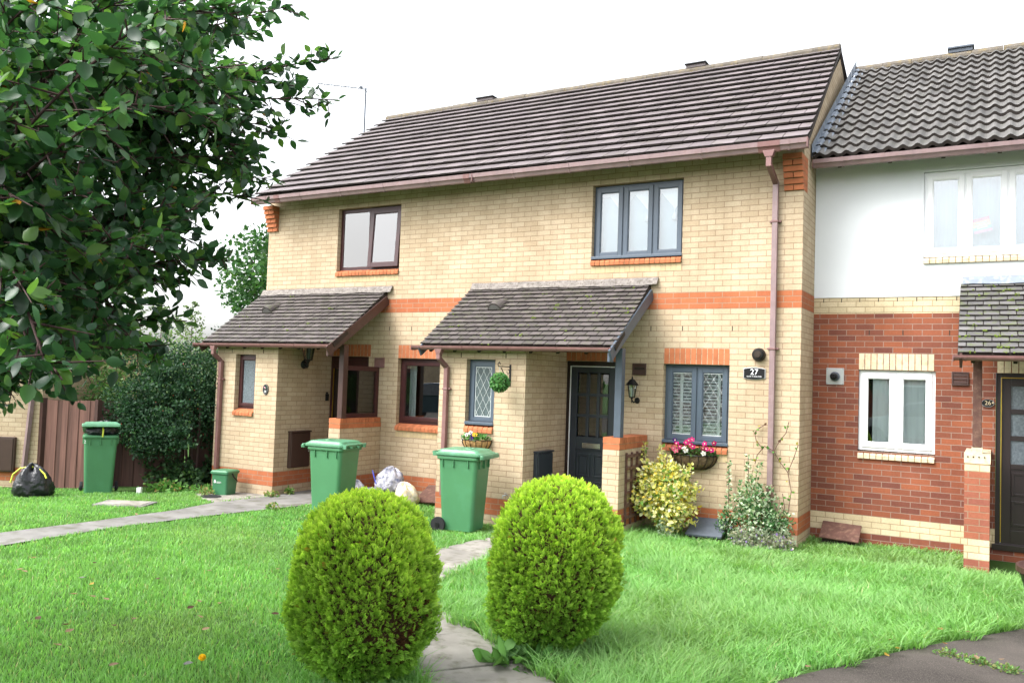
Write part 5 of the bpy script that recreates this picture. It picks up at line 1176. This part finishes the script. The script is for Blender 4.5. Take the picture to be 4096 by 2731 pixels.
# weeds and low plants near number 28
WD = 'weeds at the foot of the walls'
for k, (x, y, r, lab) in enumerate(((-7.70, -1.32, .12, 'weed growing at the corner of the number 28 porch'), (-8.62, -1.78, .13, 'weed spreading over the drain cover by the caddy'), (-7.68, -.95, .07, 'small weed against the porch side wall under the meter box'), (-6.66, -2.30, .10, 'weed at the edge of the grey path near the green bin'))):
    bush('weed', lab, 'weed', [((x, y, gz(x, y)+.05), (r, r*.8, .06), 110)], None, .04, [(.10, .22, .05), (.18, .28, .08), (.28, .24, .10)], None, base=(x, y, gz(x, y)), group=WD, leafv=(LEAF_V, LEAF_F))
bush('ground_cover', 'low leafy ground cover at the foot of the big dark shrub', 'ground cover', [((-9.55, -1.75, .0), (.55, .25, .12), 420), ((-9.0, -1.45, -.01), (.3, .2, .08), 200)], None, .06, [(.10, .24, .05), (.14, .30, .07), (.30, .22, .08)], [.5, .4, .1], base=(-9.5, -1.7, -.04), leafv=(LEAF_V, LEAF_F))
bush('dock_plant', 'broad leaved dock at the foot of the right conifer', 'weed', [((-.52, -6.22, .18), (.2, .12, .06), 60), ((-.35, -6.1, .17), (.16, .1, .05), 40)], None, .11, [(.10, .24, .06), (.14, .30, .08)], None, base=(-.5, -6.2, .14), leafv=(LEAF_V, LEAF_F))
bush('moss_tuft', 'line of grass and moss growing from a crack in the asphalt at the right', 'moss', [((1.85, -3.99, gz(1.85, -3.99)+.02), (.09, .06, .03), 160), ((2.02, -4.06, gz(2.02, -4.06)+.02), (.10, .06, .035), 220), ((2.21, -4.14, gz(2.21, -4.14)+.02), (.10, .07, .03), 180)], None, .026, [(.10, .22, .05), (.14, .26, .08), (.20, .22, .07)], None, base=(2.02, -4.06, .09))
# the big dark shrub and greenery behind
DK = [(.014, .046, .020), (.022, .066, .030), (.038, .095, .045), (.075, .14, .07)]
bl = [((-10.10, -1.25, 1.60), (1.0, .55, .90), 8500), ((-10.75, -1.70, 1.25), (.55, .4, .55), 2600), ((-9.70, -.80, 1.60), (.48, .42, .95), 4200), ((-10.2, -1.6, .95), (.85, .45, .42), 3200), ((-10.25, -1.6, .62), (.6, .3, .25), 900)]
for k in range(64):
    c = np.array([-10.15+random.uniform(-1.0, .72), -1.72+random.uniform(-.25, .35), random.uniform(.65, 2.45)]); bl.append((tuple(c), (random.uniform(.14, .30), .16, random.uniform(.04, .10)), 90))
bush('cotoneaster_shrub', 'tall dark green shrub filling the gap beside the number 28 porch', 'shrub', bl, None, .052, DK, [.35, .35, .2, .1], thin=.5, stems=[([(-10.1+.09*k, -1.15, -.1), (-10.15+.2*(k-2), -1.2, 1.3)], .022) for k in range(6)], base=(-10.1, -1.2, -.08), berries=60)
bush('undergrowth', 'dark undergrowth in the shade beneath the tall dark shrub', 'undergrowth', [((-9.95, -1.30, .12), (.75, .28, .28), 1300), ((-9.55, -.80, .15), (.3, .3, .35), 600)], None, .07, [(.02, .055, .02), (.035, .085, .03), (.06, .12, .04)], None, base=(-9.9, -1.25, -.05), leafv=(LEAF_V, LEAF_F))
bush('leafy_hedge', 'lighter green bushes showing over the brown gate', 'bush', [((-12.75, -.65, 1.05), (1.25, .6, .95), 3200), ((-11.5, -.1, 1.2), (.8, .5, .85), 1500), ((-11.85, -1.35, 1.15), (.5, .55, 1.05), 2600), ((-12.3, -.9, 1.5), (.5, .4, .9), 1500)], None, .06, [(.07, .17, .05), (.12, .24, .08), (.18, .28, .11)], None, thin=.5, base=(-12.5, -.6, -.1), stems=[([(-12.8+.4*k, -.6, -.2), (-12.9+.5*k, -.6, 1.2)], .02) for k in range(4)])
bush('distant_hedge', 'pale green overgrown hedge behind the gardens, beyond the dark shrub', 'hedge', [((-17.5, 5.2, 1.5), (3.2, 1.0, 1.50), 5200), ((-13.8, 5.0, 1.3), (2.2, .9, 1.35), 2600), ((-21.5, 5.2, 1.5), (2.6, 1.0, 1.6), 2600)], None, .10, [(.11, .19, .06), (.15, .24, .09), (.20, .26, .12)], None, thin=.5, base=(-16, 5, 0), stems=[([(-19+1.2*k, 5.1, -.3), (-19+1.2*k, 5.1, 1.6)], .04) for k in range(6)])
# young larches against the sky
def larch(lab, x, y, z1, r, seed):
    rs = np.random.default_rng(seed); t = thing('larch_sapling', lab, 'tree', (x, y, 0), group='wispy larches behind the gardens'); m = MB(); m.tube([(x, y, -.2), (x+.04, y, z1*.5), (x+.02, y, z1)], [.035, .02, .004], 6); P_ = []; tw = MB()
    for k in range(34):
        z = z1*(.35+.63*k/34); a = rs.random()*6.28; L = r*(1.02-k/34)*(.6+.5*rs.random())+.05
        e = np.array([x+math.cos(a)*L, y+math.sin(a)*L, z+L*.55]); s = np.array([x, y, z]); tw.tube([s, lerp(s, e, .5)+np.array([0, 0, -.03*L]), e], [.008, .005, .002], 4)
        for q in np.linspace(.2, 1, 14): P_.append(lerp(s, e, q)+rs.normal(size=3)*.02)
        for q in (.4, .6, .8):
            b = lerp(s, e, q); f = b+np.array([math.cos(a+1)*.3, math.sin(a+1)*.3, .12])*L; tw.tube([b, f], [.004, .0015], 4)
            for u in np.linspace(.2, 1, 6): P_.append(lerp(b, f, u)+rs.normal(size=3)*.015)
    m.build('trunk', 'bark', t); tw.build('branches', 'twig', t); P_ = np.array(P_); n = len(P_); X, Y, Z = frame_from(rdir(n), rdir(n))
    scatter('foliage', SMALL_V, SMALL_F, P_, X, Y, Z, .05+.03*rng.random(n), cvar(n, [(.10, .17, .06), (.15, .22, .09)]), 'leaf_soft', t)
larch('wispy larch at the left behind the dark shrub, tallest of the group', -16.2, 3.0, 3.75, 1.0, 1); larch('wispy larch right of the other one, nearer the porch roof', -15.3, 3.2, 3.70, 1.15, 2); larch('slender larch half hidden by the overhanging tree', -17.3, 3.2, 4.35, .8, 3)
# oak behind house 28
def crown_tree(name, lab, base, zc, R, H, n, cols, size, seed, clumps=46):
    rs = np.random.default_rng(seed); t = thing(name, lab, 'tree', base); b = np.array(base, float); m = MB(); m.tube([b-UZ*.3, b+UZ*zc*.5, b+UZ*zc], [.28, .2, .1], 10); P_ = []; D_ = []
    for k in range(clumps):
        d = uvec(rs.normal(size=3)); c = b+np.array([0, 0, zc])+d*np.array([R, R, H])*rs.random()**.35*.85; m.tube([b+UZ*zc*.55, lerp(b+UZ*zc*.6, c, .5)+UZ*.2, c], [.09, .05, .015], 6)
        nn = n//clumps; dd = norm(rs.normal(size=(nn, 3))); P_.append(c+dd*np.array([.75, .75, .5])*rs.random((nn, 1))**.45*R*.36); D_.append(dd)
    m.build('trunk', 'bark', t); p = np.concatenate(P_); d = np.concatenate(D_); n = len(p); X, Y, Z = frame_from(norm(d+rdir(n)), norm(rdir(n)+UZ*.8))
    scatter('crown', LEAF_V, LEAF_F, p, X, Y, Z, size*(.7+.6*rng.random(n)), cvar(n, cols), 'leaf_soft', t)
crown_tree('oak_tree', 'large dark oak showing past the left corner of the brick pair', (-20.9, 13.2, 0), 5.3, 3.5, 2.9, 15000, [(.03, .085, .03), (.045, .12, .04), (.07, .15, .05)], .17, 4, 70)

# ------------------------------------------------------------------ the overhanging tree at the left
TIPS = [(-0.00,-9.49,2.73),(-3.33,-8.09,3.35),(-0.86,-9.05,3.38),(-1.30,-8.39,3.35),(-0.18,-9.47,2.49),(-0.50,-8.98,3.32),(-0.54,-8.67,3.45),(-0.20,-9.57,1.98),(-1.21,-8.39,3.82),(-2.28,-7.91,3.14),(-0.81,-9.28,2.84),(-0.42,-8.85,2.93),(-0.92,-9.24,2.28),(-1.93,-8.19,2.21),(-0.82,-8.51,2.72),(-3.15,-8.17,1.87),(-1.05,-9.22,2.05),(-2.09,-7.97,3.59),(-1.34,-8.28,2.91),(-2.62,-8.16,2.60),(-2.23,-7.70,3.34),(-0.83,-8.54,3.31),(-1.05,-8.90,2.30),(-1.61,-8.51,2.69),(-0.32,-9.45,2.63),(-1.91,-7.35,3.53),(-0.33,-9.60,2.44),(-1.66,-8.70,2.78),(-0.04,-9.44,2.98),(-0.70,-8.53,3.13),(-0.37,-9.71,2.83),(-2.34,-7.92,2.56),(-1.42,-8.03,3.12),(-1.42,-8.93,3.25),(-0.34,-9.39,2.08),(-0.77,-8.93,2.27),(-0.76,-9.01,3.37),(-0.52,-9.57,2.45),(-0.46,-9.17,2.42),(-0.74,-8.90,2.66),(-2.12,-7.90,2.54),(-0.48,-9.44,3.14),(-0.43,-8.69,3.18),(-2.27,-7.49,3.75),(-2.66,-8.31,1.87),(-1.77,-8.51,3.51),(-0.96,-9.42,3.23),(-1.19,-9.04,2.80),(-1.94,-8.42,2.57),(-1.08,-8.16,3.01),(-0.34,-9.40,2.70),(-0.26,-9.72,2.71),(-1.46,-8.03,3.99),(-0.53,-9.02,2.13),(-2.58,-7.69,2.03),(-0.61,-9.53,2.98),(-1.33,-8.95,2.08),(-0.40,-9.44,2.40),(-1.15,-8.60,3.36),(-0.68,-8.77,2.64),(-0.89,-9.37,3.00),(-2.45,-8.27,3.76),(-2.05,-8.04,3.23),(-1.96,-7.42,4.06),(-0.46,-8.99,2.48),(-1.52,-8.97,2.97),(-1.81,-8.40,3.47),(-0.51,-9.22,3.15),(-1.62,-8.98,2.39),(-2.19,-7.84,2.80),(-0.24,-9.51,2.18),(-2.14,-7.42,3.20),(-0.10,-9.58,1.94),(-0.87,-9.09,3.27),(-2.51,-8.60,3.22),(-3.31,-8.03,2.32),(-2.08,-8.70,3.85),(-2.10,-8.75,2.87),(-1.94,-8.83,3.64),(-2.87,-8.11,1.98),(-0.68,-9.40,2.37),(-2.25,-7.95,2.87),(-0.89,-8.54,2.58),(-0.65,-9.31,2.91),(-2.40,-7.73,4.34),(-1.35,-8.69,2.91),(-1.36,-8.38,3.57),(-1.63,-8.86,3.56),(-1.26,-8.69,3.38),(-1.74,-7.82,3.85),(-1.09,-9.07,2.16),(-1.85,-8.79,1.78),(-1.88,-8.69,3.29),(-1.89,-8.74,2.83),(-0.38,-9.15,2.04),(-0.93,-7.97,3.81),(-0.83,-8.37,3.67),(-0.80,-7.77,3.59),(-0.87,-7.68,3.41),(-1.18,-7.74,3.27),(-1.27,-7.67,3.02),(-1.23,-7.87,2.88),(-1.02,-8.19,2.50),(-1.13,-8.35,2.20),(-1.45,-7.86,2.58),(-1.14,-7.94,3.10),(-1.28,-8.22,2.42),(-1.13,-8.46,2.01),(-0.59,-8.76,2.61),(-1.20,-7.88,3.53),(-1.09,-7.70,3.50),(-1.93,-7.93,2.62),(-0.82,-8.35,3.61),(-1.83,-7.66,3.56),(-0.99,-8.16,2.95),(-1.66,-8.13,2.94),(-1.57,-7.85,3.70),(-1.42,-8.56,2.43),(-2.00,-8.04,3.83),(-0.69,-8.84,2.56),(-2.13,-8.62,2.10),(-1.12,-8.11,3.07),(-0.83,-8.83,2.81),(-2.27,-8.62,1.93),(-2.46,-7.90,2.41),(-2.34,-8.42,2.27),(-1.25,-8.56,2.13),(-1.89,-8.34,2.28),(-2.09,-8.09,2.18),(-1.69,-7.97,3.17),(-1.67,-7.99,3.55),(-2.39,-8.20,1.94),(-1.29,-8.50,3.78),(-1.78,-8.05,3.54),(-1.28,-8.25,2.52),(-1.69,-8.74,1.95),(-1.12,-8.27,2.82),(-2.27,-7.81,2.59),(-2.06,-8.17,1.98),(-1.00,-8.12,3.38),(-2.01,-7.68,3.45),(-2.29,-8.46,1.84),(-1.37,-8.19,3.58),(-1.22,-7.94,3.73),(-1.35,-8.41,2.60)]
def big_tree():
    rs = np.random.default_rng(12); t = thing('overhanging_tree', 'broad leaved tree overhanging the lawn at the upper left', 'tree', (-3.0, -9.15, gz(-3, -9.15))); B0 = np.array([-3.0, -9.15, 0])
    m = MB(); m.tube([B0+UZ*(gz(-3, -9.15)-.1), B0+UZ*1.0+np.array([.03, 0, 0]), B0+UZ*2.2+np.array([-.03, .03, 0]), B0+UZ*3.4, B0+UZ*4.6], [.12, .095, .075, .05, .015], 14); m.build('trunk', 'bark', t, smooth=True)
    br = MB(); P_ = []; D_ = []
    tips = [np.array(q) for q in TIPS]; rel = [q-B0 for q in tips]
    for q in [rel[i] for i in rs.choice(len(rel), 46, replace=False)]:          # the side of the crown away from the lawn
        an = rs.uniform(2.2, 4.1); k = rs.uniform(.6, .95); tips.append(B0+np.array([(q[0]*math.cos(an)-q[1]*math.sin(an))*k, (q[0]*math.sin(an)+q[1]*math.cos(an))*k, q[2]+rs.uniform(-.2, .3)]))
    tips = np.array(tips); nl = 15; cen = tips[rs.choice(len(tips), nl, replace=False)].copy()
    for _ in range(12):
        own = ((tips[:, None]-cen[None])**2).sum(2).argmin(1)
        for k in range(nl):
            if (own == k).any(): cen[k] = tips[own == k].mean(0)
    limbs = []; lm = MB()
    for k in range(nl):
        e = B0+(cen[k]-B0)*np.array([.80, .80, 1]); L = np.linalg.norm(e[:2]-B0[:2]); s = B0+UZ*np.clip(e[2]-.55*L+rs.uniform(-.1, .1), .9, 3.9); mid = lerp(s, e, .45)+UZ*.10*L+rs.normal(size=3)*.10
        path = [lerp(lerp(s, mid, q), lerp(mid, e, q), q)+rs.normal(size=3)*.012 for q in np.linspace(0, 1, 12)]; limbs.append(np.array(path)); lm.tube(path, list(np.linspace(.036, .012, 12)), 8)
    lm.build('limbs', 'bark', t)
    for ti, e in enumerate(tips):
        lb = limbs[own[ti]]; jn = lb[rs.integers(3, 12)]; s = jn; L = np.linalg.norm(e-s)
        mid = lerp(s, e, .5)+UZ*(.10*L)+rs.normal(size=3)*.07; path = [lerp(lerp(s, mid, q), lerp(mid, e, q), q) for q in np.linspace(0, 1, 12)]
        br.tube(path, list(np.linspace(.0095, .0025, 12)), 6)
        pa = np.array(path); sl = np.r_[0, np.cumsum(np.linalg.norm(np.diff(pa, axis=0), axis=1))]; T = sl[-1]; at = lambda q: np.array([np.interp(q, sl, pa[:, i]) for i in range(3)])
        s_ = max(T*.12, T-1.15)
        while s_ < T-.02:
            b = at(s_); d = uvec(at(min(s_+.05, T))-at(s_-.05)); f = (T-s_)/T
            tl = (.10+.24*rs.random())*(.35+f*1.4); dd = uvec(d*.7+rs.normal(size=3)*.55); c = b+dd*tl+UZ*-.02
            br.tube([b, c], [.004, .0015], 4)
            for q in np.arange(.2, 1.01, .027/tl): P_.append(lerp(b, c, q)); D_.append(uvec(dd*.5+rs.normal(size=3)*.7+UZ*-.15))
            P_.append(b); D_.append(uvec(d*.5+rs.normal(size=3)*.6))
            s_ += .042
        for q in np.arange(T-.22, T+.001, .035): P_.append(at(q)); D_.append(uvec(uvec(at(T)-at(T-.1))*.7+rs.normal(size=3)*.55))
    br.build('branches', 'twig', t); p = np.array(P_); n = len(p); d = np.array(D_)
    X, Y, Z = frame_from(norm(d), norm(UZ+rs.normal(size=(n, 3))*.62))
    c = cvar(n, [(.020, .062, .028), (.032, .095, .036), (.055, .14, .042), (.10, .21, .045), (.45, .22, .02), (.28, .07, .02)], [.34, .34, .19, .124, .004, .002], .15)
    scatter('leaves', LEAF_V, LEAF_F, p+d*.012, X, Y, Z, .042+.030*rs.random(n), c, 'leaf_tree', t)
    print('tree leaves', n)
big_tree()

# ------------------------------------------------------------------ grass
def in_poly(x, y, poly):
    c = np.zeros(len(x), bool); k = len(poly)
    for i in range(k):
        x1, y1 = poly[i]; x2, y2 = poly[(i+1) % k]
        if y1 == y2: continue
        c ^= ((y1 > y) != (y2 > y)) & (x < (x2-x1)*(y-y1)/(y2-y1)+x1)
    return c
def grass():
    rs = np.random.default_rng(99); N = 600000
    r = 1.9+rs.random(N)*14.6; az = math.pi/2+YAW+(rs.random(N)-.5)*R_(82)
    x, y = CAM[0]+r*np.cos(az), CAM[1]+r*np.sin(az)
    wob = .06*np.sin(9*x+4*y)+.05*np.sin(17*y-7*x)
    keep = y < .78
    keep &= ~((y > -.02) & (x < 0)) & ~((y > -1.22) & (x > -9.25) & (x < -7.75)) & ~((y > -1.22) & (x > -4.68) & (x < -3.25)) & ~((y > -1.25) & (x > -3.3) & (x < -2.2)) & ~((y > -.2) & (x > 1.8))
    keep &= ~in_poly(x+wob*.5, y, PATH28_L+PATH28_R[::-1]); keep &= ~in_poly(x+wob, y+wob*.5, AS+[(12, -1.0), (12, -16.)])
    keep &= ~in_poly(x, y, [(-9.0, -1.2), (-8.95, -1.75), (-8.0, -2.35), (-7.75, -2.4), (-7.75, -1.2)])
    keep &= ~((np.abs((x+8.33)*math.cos(R_(28))+(y+3.42)*math.sin(R_(28))) < .33) & (np.abs(-(x+8.33)*math.sin(R_(28))+(y+3.42)*math.cos(R_(28))) < .19))
    dmin = np.full(N, 9.)
    for a, b in zip(PATH27[:-1], PATH27[1:]):
        a, b = np.array(a), np.array(b); d = b-a; q = np.clip(((x-a[0])*d[0]+(y-a[1])*d[1])/(d@d), 0, 1); dmin = np.minimum(dmin, np.hypot(x-a[0]-q*d[0], y-a[1]-q*d[1]))
    keep &= dmin+wob*.8 > .36
    keep &= ~((x < -9.3) & (y > -2.3)) & ~((x-K0[0])*E2[0]+(y-K0[1])*E2[1] > -.25)
    x, y, r, dmin = x[keep], y[keep], r[keep], dmin[keep]; n = len(x)
    right = 1/(1+np.exp(-(x+.35*(y+6)+1.6)*4))       # the right lawn is long, the left one mown
    right = np.clip(right, 0, 1)
    def vn(sc, seed):
        g = np.random.default_rng(seed).random((96, 96)); u, v = (x+40)*sc % 95, (y+40)*sc % 95; i, j = u.astype(int), v.astype(int); fu, fv = u-i, v-j; fu = fu*fu*(3-2*fu); fv = fv*fv*(3-2*fv)
        return (g[i, j]*(1-fu)+g[i+1, j]*fu)*(1-fv)+(g[i, j+1]*(1-fu)+g[i+1, j+1]*fu)*fv
    patch = np.clip(.62*vn(1.0, 1)+.38*vn(2.3, 2), 0, 1); patch = np.clip((patch-.5)*1.6+.5, 0, 1); p2 = vn(6.5, 3); p3 = vn(3.1, 4); p4 = vn(.7, 5)
    h = (.030+.022*patch+.012*p2)*(1-right)+(.075+.085*patch+.05*p2)*right; h *= .55+.75*rs.random(n)
    h *= np.where(dmin < .5, 1.15, 1.0)*np.where((y > -.75) & (x > -2), .55, 1.0)
    la = (7*vn(.8, 6)+4*vn(2.2, 7)+rs.normal(size=n)*(1.6+1.2*(1-right))); lean = (.25+.55*rs.random(n))*(.7+.7*right)
    w = (.0026+.00036*r)*(.8+.5*rs.random(n))*(.8+.1*right)
    base = np.stack([x, y, hgt(x, y)-.004], 1); ld = np.stack([np.cos(la), np.sin(la), np.zeros(n)], 1); wa = la+math.pi/2+rs.normal(size=n)*.7; sd_ = np.stack([np.cos(wa), np.sin(wa), np.zeros(n)], 1)
    up = np.array([0, 0, 1.])
    def pt(q): return base+up*(h*q*(1-.28*lean*q))[:, None]+ld*(h*lean*q*q*1.1)[:, None]
    m1, tp = pt(.55), pt(1.0)
    V = np.stack([base-sd_*w[:, None], base+sd_*w[:, None], m1-sd_*(w*.8)[:, None], m1+sd_*(w*.8)[:, None], tp], 1).reshape(-1, 3)
    F = (np.array([[0, 1, 3], [0, 3, 2], [2, 3, 4]])[None]+(np.arange(n)*5)[:, None, None]).reshape(-1)
    me = bpy.data.meshes.new('lawn_grass'); me.vertices.add(n*5); me.vertices.foreach_set('co', V.ravel().astype(np.float32)); me.loops.add(len(F)); me.loops.foreach_set('vertex_index', F.astype(np.int32)); me.polygons.add(n*3); me.polygons.foreach_set('loop_start', np.arange(0, n*9, 3, dtype=np.int32)); me.update(calc_edges=True)
    c = cvar(n, [(.13, .32, .075), (.17, .38, .10), (.24, .45, .16), (.09, .26, .05), (.40, .38, .20)], [.31, .32, .18, .16, .03], .11)
    c = c*(.80+.42*p3+.22*(p2-.5))[:, None]; dull = np.clip((p4-.55)*3, 0, 1)[:, None]*.5; c = c*(1-dull)+dull*c[:, 1:2]*np.array([.62, .86, .34])
    pale = ((.22+.26*right)*np.clip(.4+patch, 0, 1))[:, None]; c = c*(1-pale)+np.array([.30, .50, .19])*pale
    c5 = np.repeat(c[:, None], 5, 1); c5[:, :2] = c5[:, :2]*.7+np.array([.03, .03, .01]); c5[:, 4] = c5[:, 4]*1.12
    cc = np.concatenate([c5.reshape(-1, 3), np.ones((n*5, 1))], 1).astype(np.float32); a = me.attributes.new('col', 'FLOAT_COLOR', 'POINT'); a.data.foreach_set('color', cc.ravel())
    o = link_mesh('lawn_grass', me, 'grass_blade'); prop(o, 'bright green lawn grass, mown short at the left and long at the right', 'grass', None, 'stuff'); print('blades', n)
grass()
# fallen leaves on the lawn
LV = [(-5.14,-6.74,1),(-5.0,-6.73,1),(-5.25,-6.14,0),(-4.95,-6.12,2),(-4.99,-5.92,1),(-4.5,-6.59,3),(-4.25,-6.65,0),(-4.04,-6.19,2),(-3.99,-5.67,1),(-5.7,-4.38,1),(-3.45,-6.71,0),(-3.83,-6.88,1),(-4.01,-6.91,1),(-3.68,-6.88,1),(-3.46,-7.36,3),(-3.54,-7.49,2),(-3.29,-7.43,2),(-3.07,-7.27,2),(-3.1,-7.06,1),(-3.02,-7.02,2),(-2.77,-6.77,1),(-3.13,-6.48,1),(-3.01,-6.39,1),(-3.05,-6.67,2),(-2.66,-6.88,4),(-2.52,-6.98,1),(-2.34,-7.12,4),(-2.44,-6.35,2),(-3.61,-5.21,1),(-3.14,-5.76,1),(-3.14,-7.56,1),(-2.93,-7.58,0),(-2.89,-7.74,1),(-2.34,-7.8,1),(-2.52,-7.59,1),(-2.04,-7.52,3),(-7.18,-4.08,5),(-3.6,-7.7,4),(-5.53,-6.39,1),(-3.88,-7.29,2),(1.1,-4.77,6),(1.74,-3.44,4),(1.93,-3.34,1),(1.47,-4.02,4),(1.8,-3.85,4),(2.03,-4.17,1),(2.18,-4.05,1),(1.49,-4.48,0),(1.09,-5.13,1),(1.55,-4.24,0)]
LC = [((.50, .32, .05), 'yellow'), ((.42, .28, .17), 'tan'), ((.14, .07, .04), 'dark brown'), ((.33, .33, .31), 'grey'), ((.42, .17, .06), 'orange'), ((.55, .26, .22), 'pink'), ((.30, .36, .16), 'pale green')]
for k, (x, y, c) in enumerate(q for i, q in enumerate(LV) if not (q[2] in (0, 4) and q[0] < 0 and i % 3) and not (q[0] < 0 and i % 5 == 4)):
    col, nm = LC[c]; a = random.uniform(0, 6.28); p = np.array([[x, y, gz(x, y)+(.052 if x < 0 else .07)]]); X, Y, Z = frame_from(np.array([[math.cos(a), math.sin(a), .1]]), np.array([[random.uniform(-.4, .4), random.uniform(-.4, .4), 1]]))
    side = 'left lawn' if x < 0 else ('long grass edge at the right' if y > -4.6 else 'right lawn edge near the path')
    if c == 5: side = 'edge of the grey path'
    o = scatter('fallen_leaf', LEAF_V, LEAF_F, p*0, X, Y, Z, .058, np.array([col])*.65*random.uniform(.85, 1.15), 'leaf_soft'); o.location = p[0]
    prop(o, 'curled %s leaf fallen on the %s' % (nm, side), 'leaf', 'fallen %s leaves on the %s' % (nm, side))
# dandelion in the near lawn
t = thing('dandelion', 'single yellow dandelion flower in the left lawn', 'flower', (-1.96, -7.45, gz(-1.96, -7.45))); z0 = gz(-1.96, -7.45)
m = MB(); m.tube([(-1.96, -7.45, z0), (-1.955, -7.455, z0+.085)], .003, 6); m.build('stem', 'leaf_stem', t); flower_heads('blossom', t, [np.array([-1.955, -7.455, z0+.088])]*4, (.1, -.3, 1), [(.75, .50, .01)]*4, .022, 9)
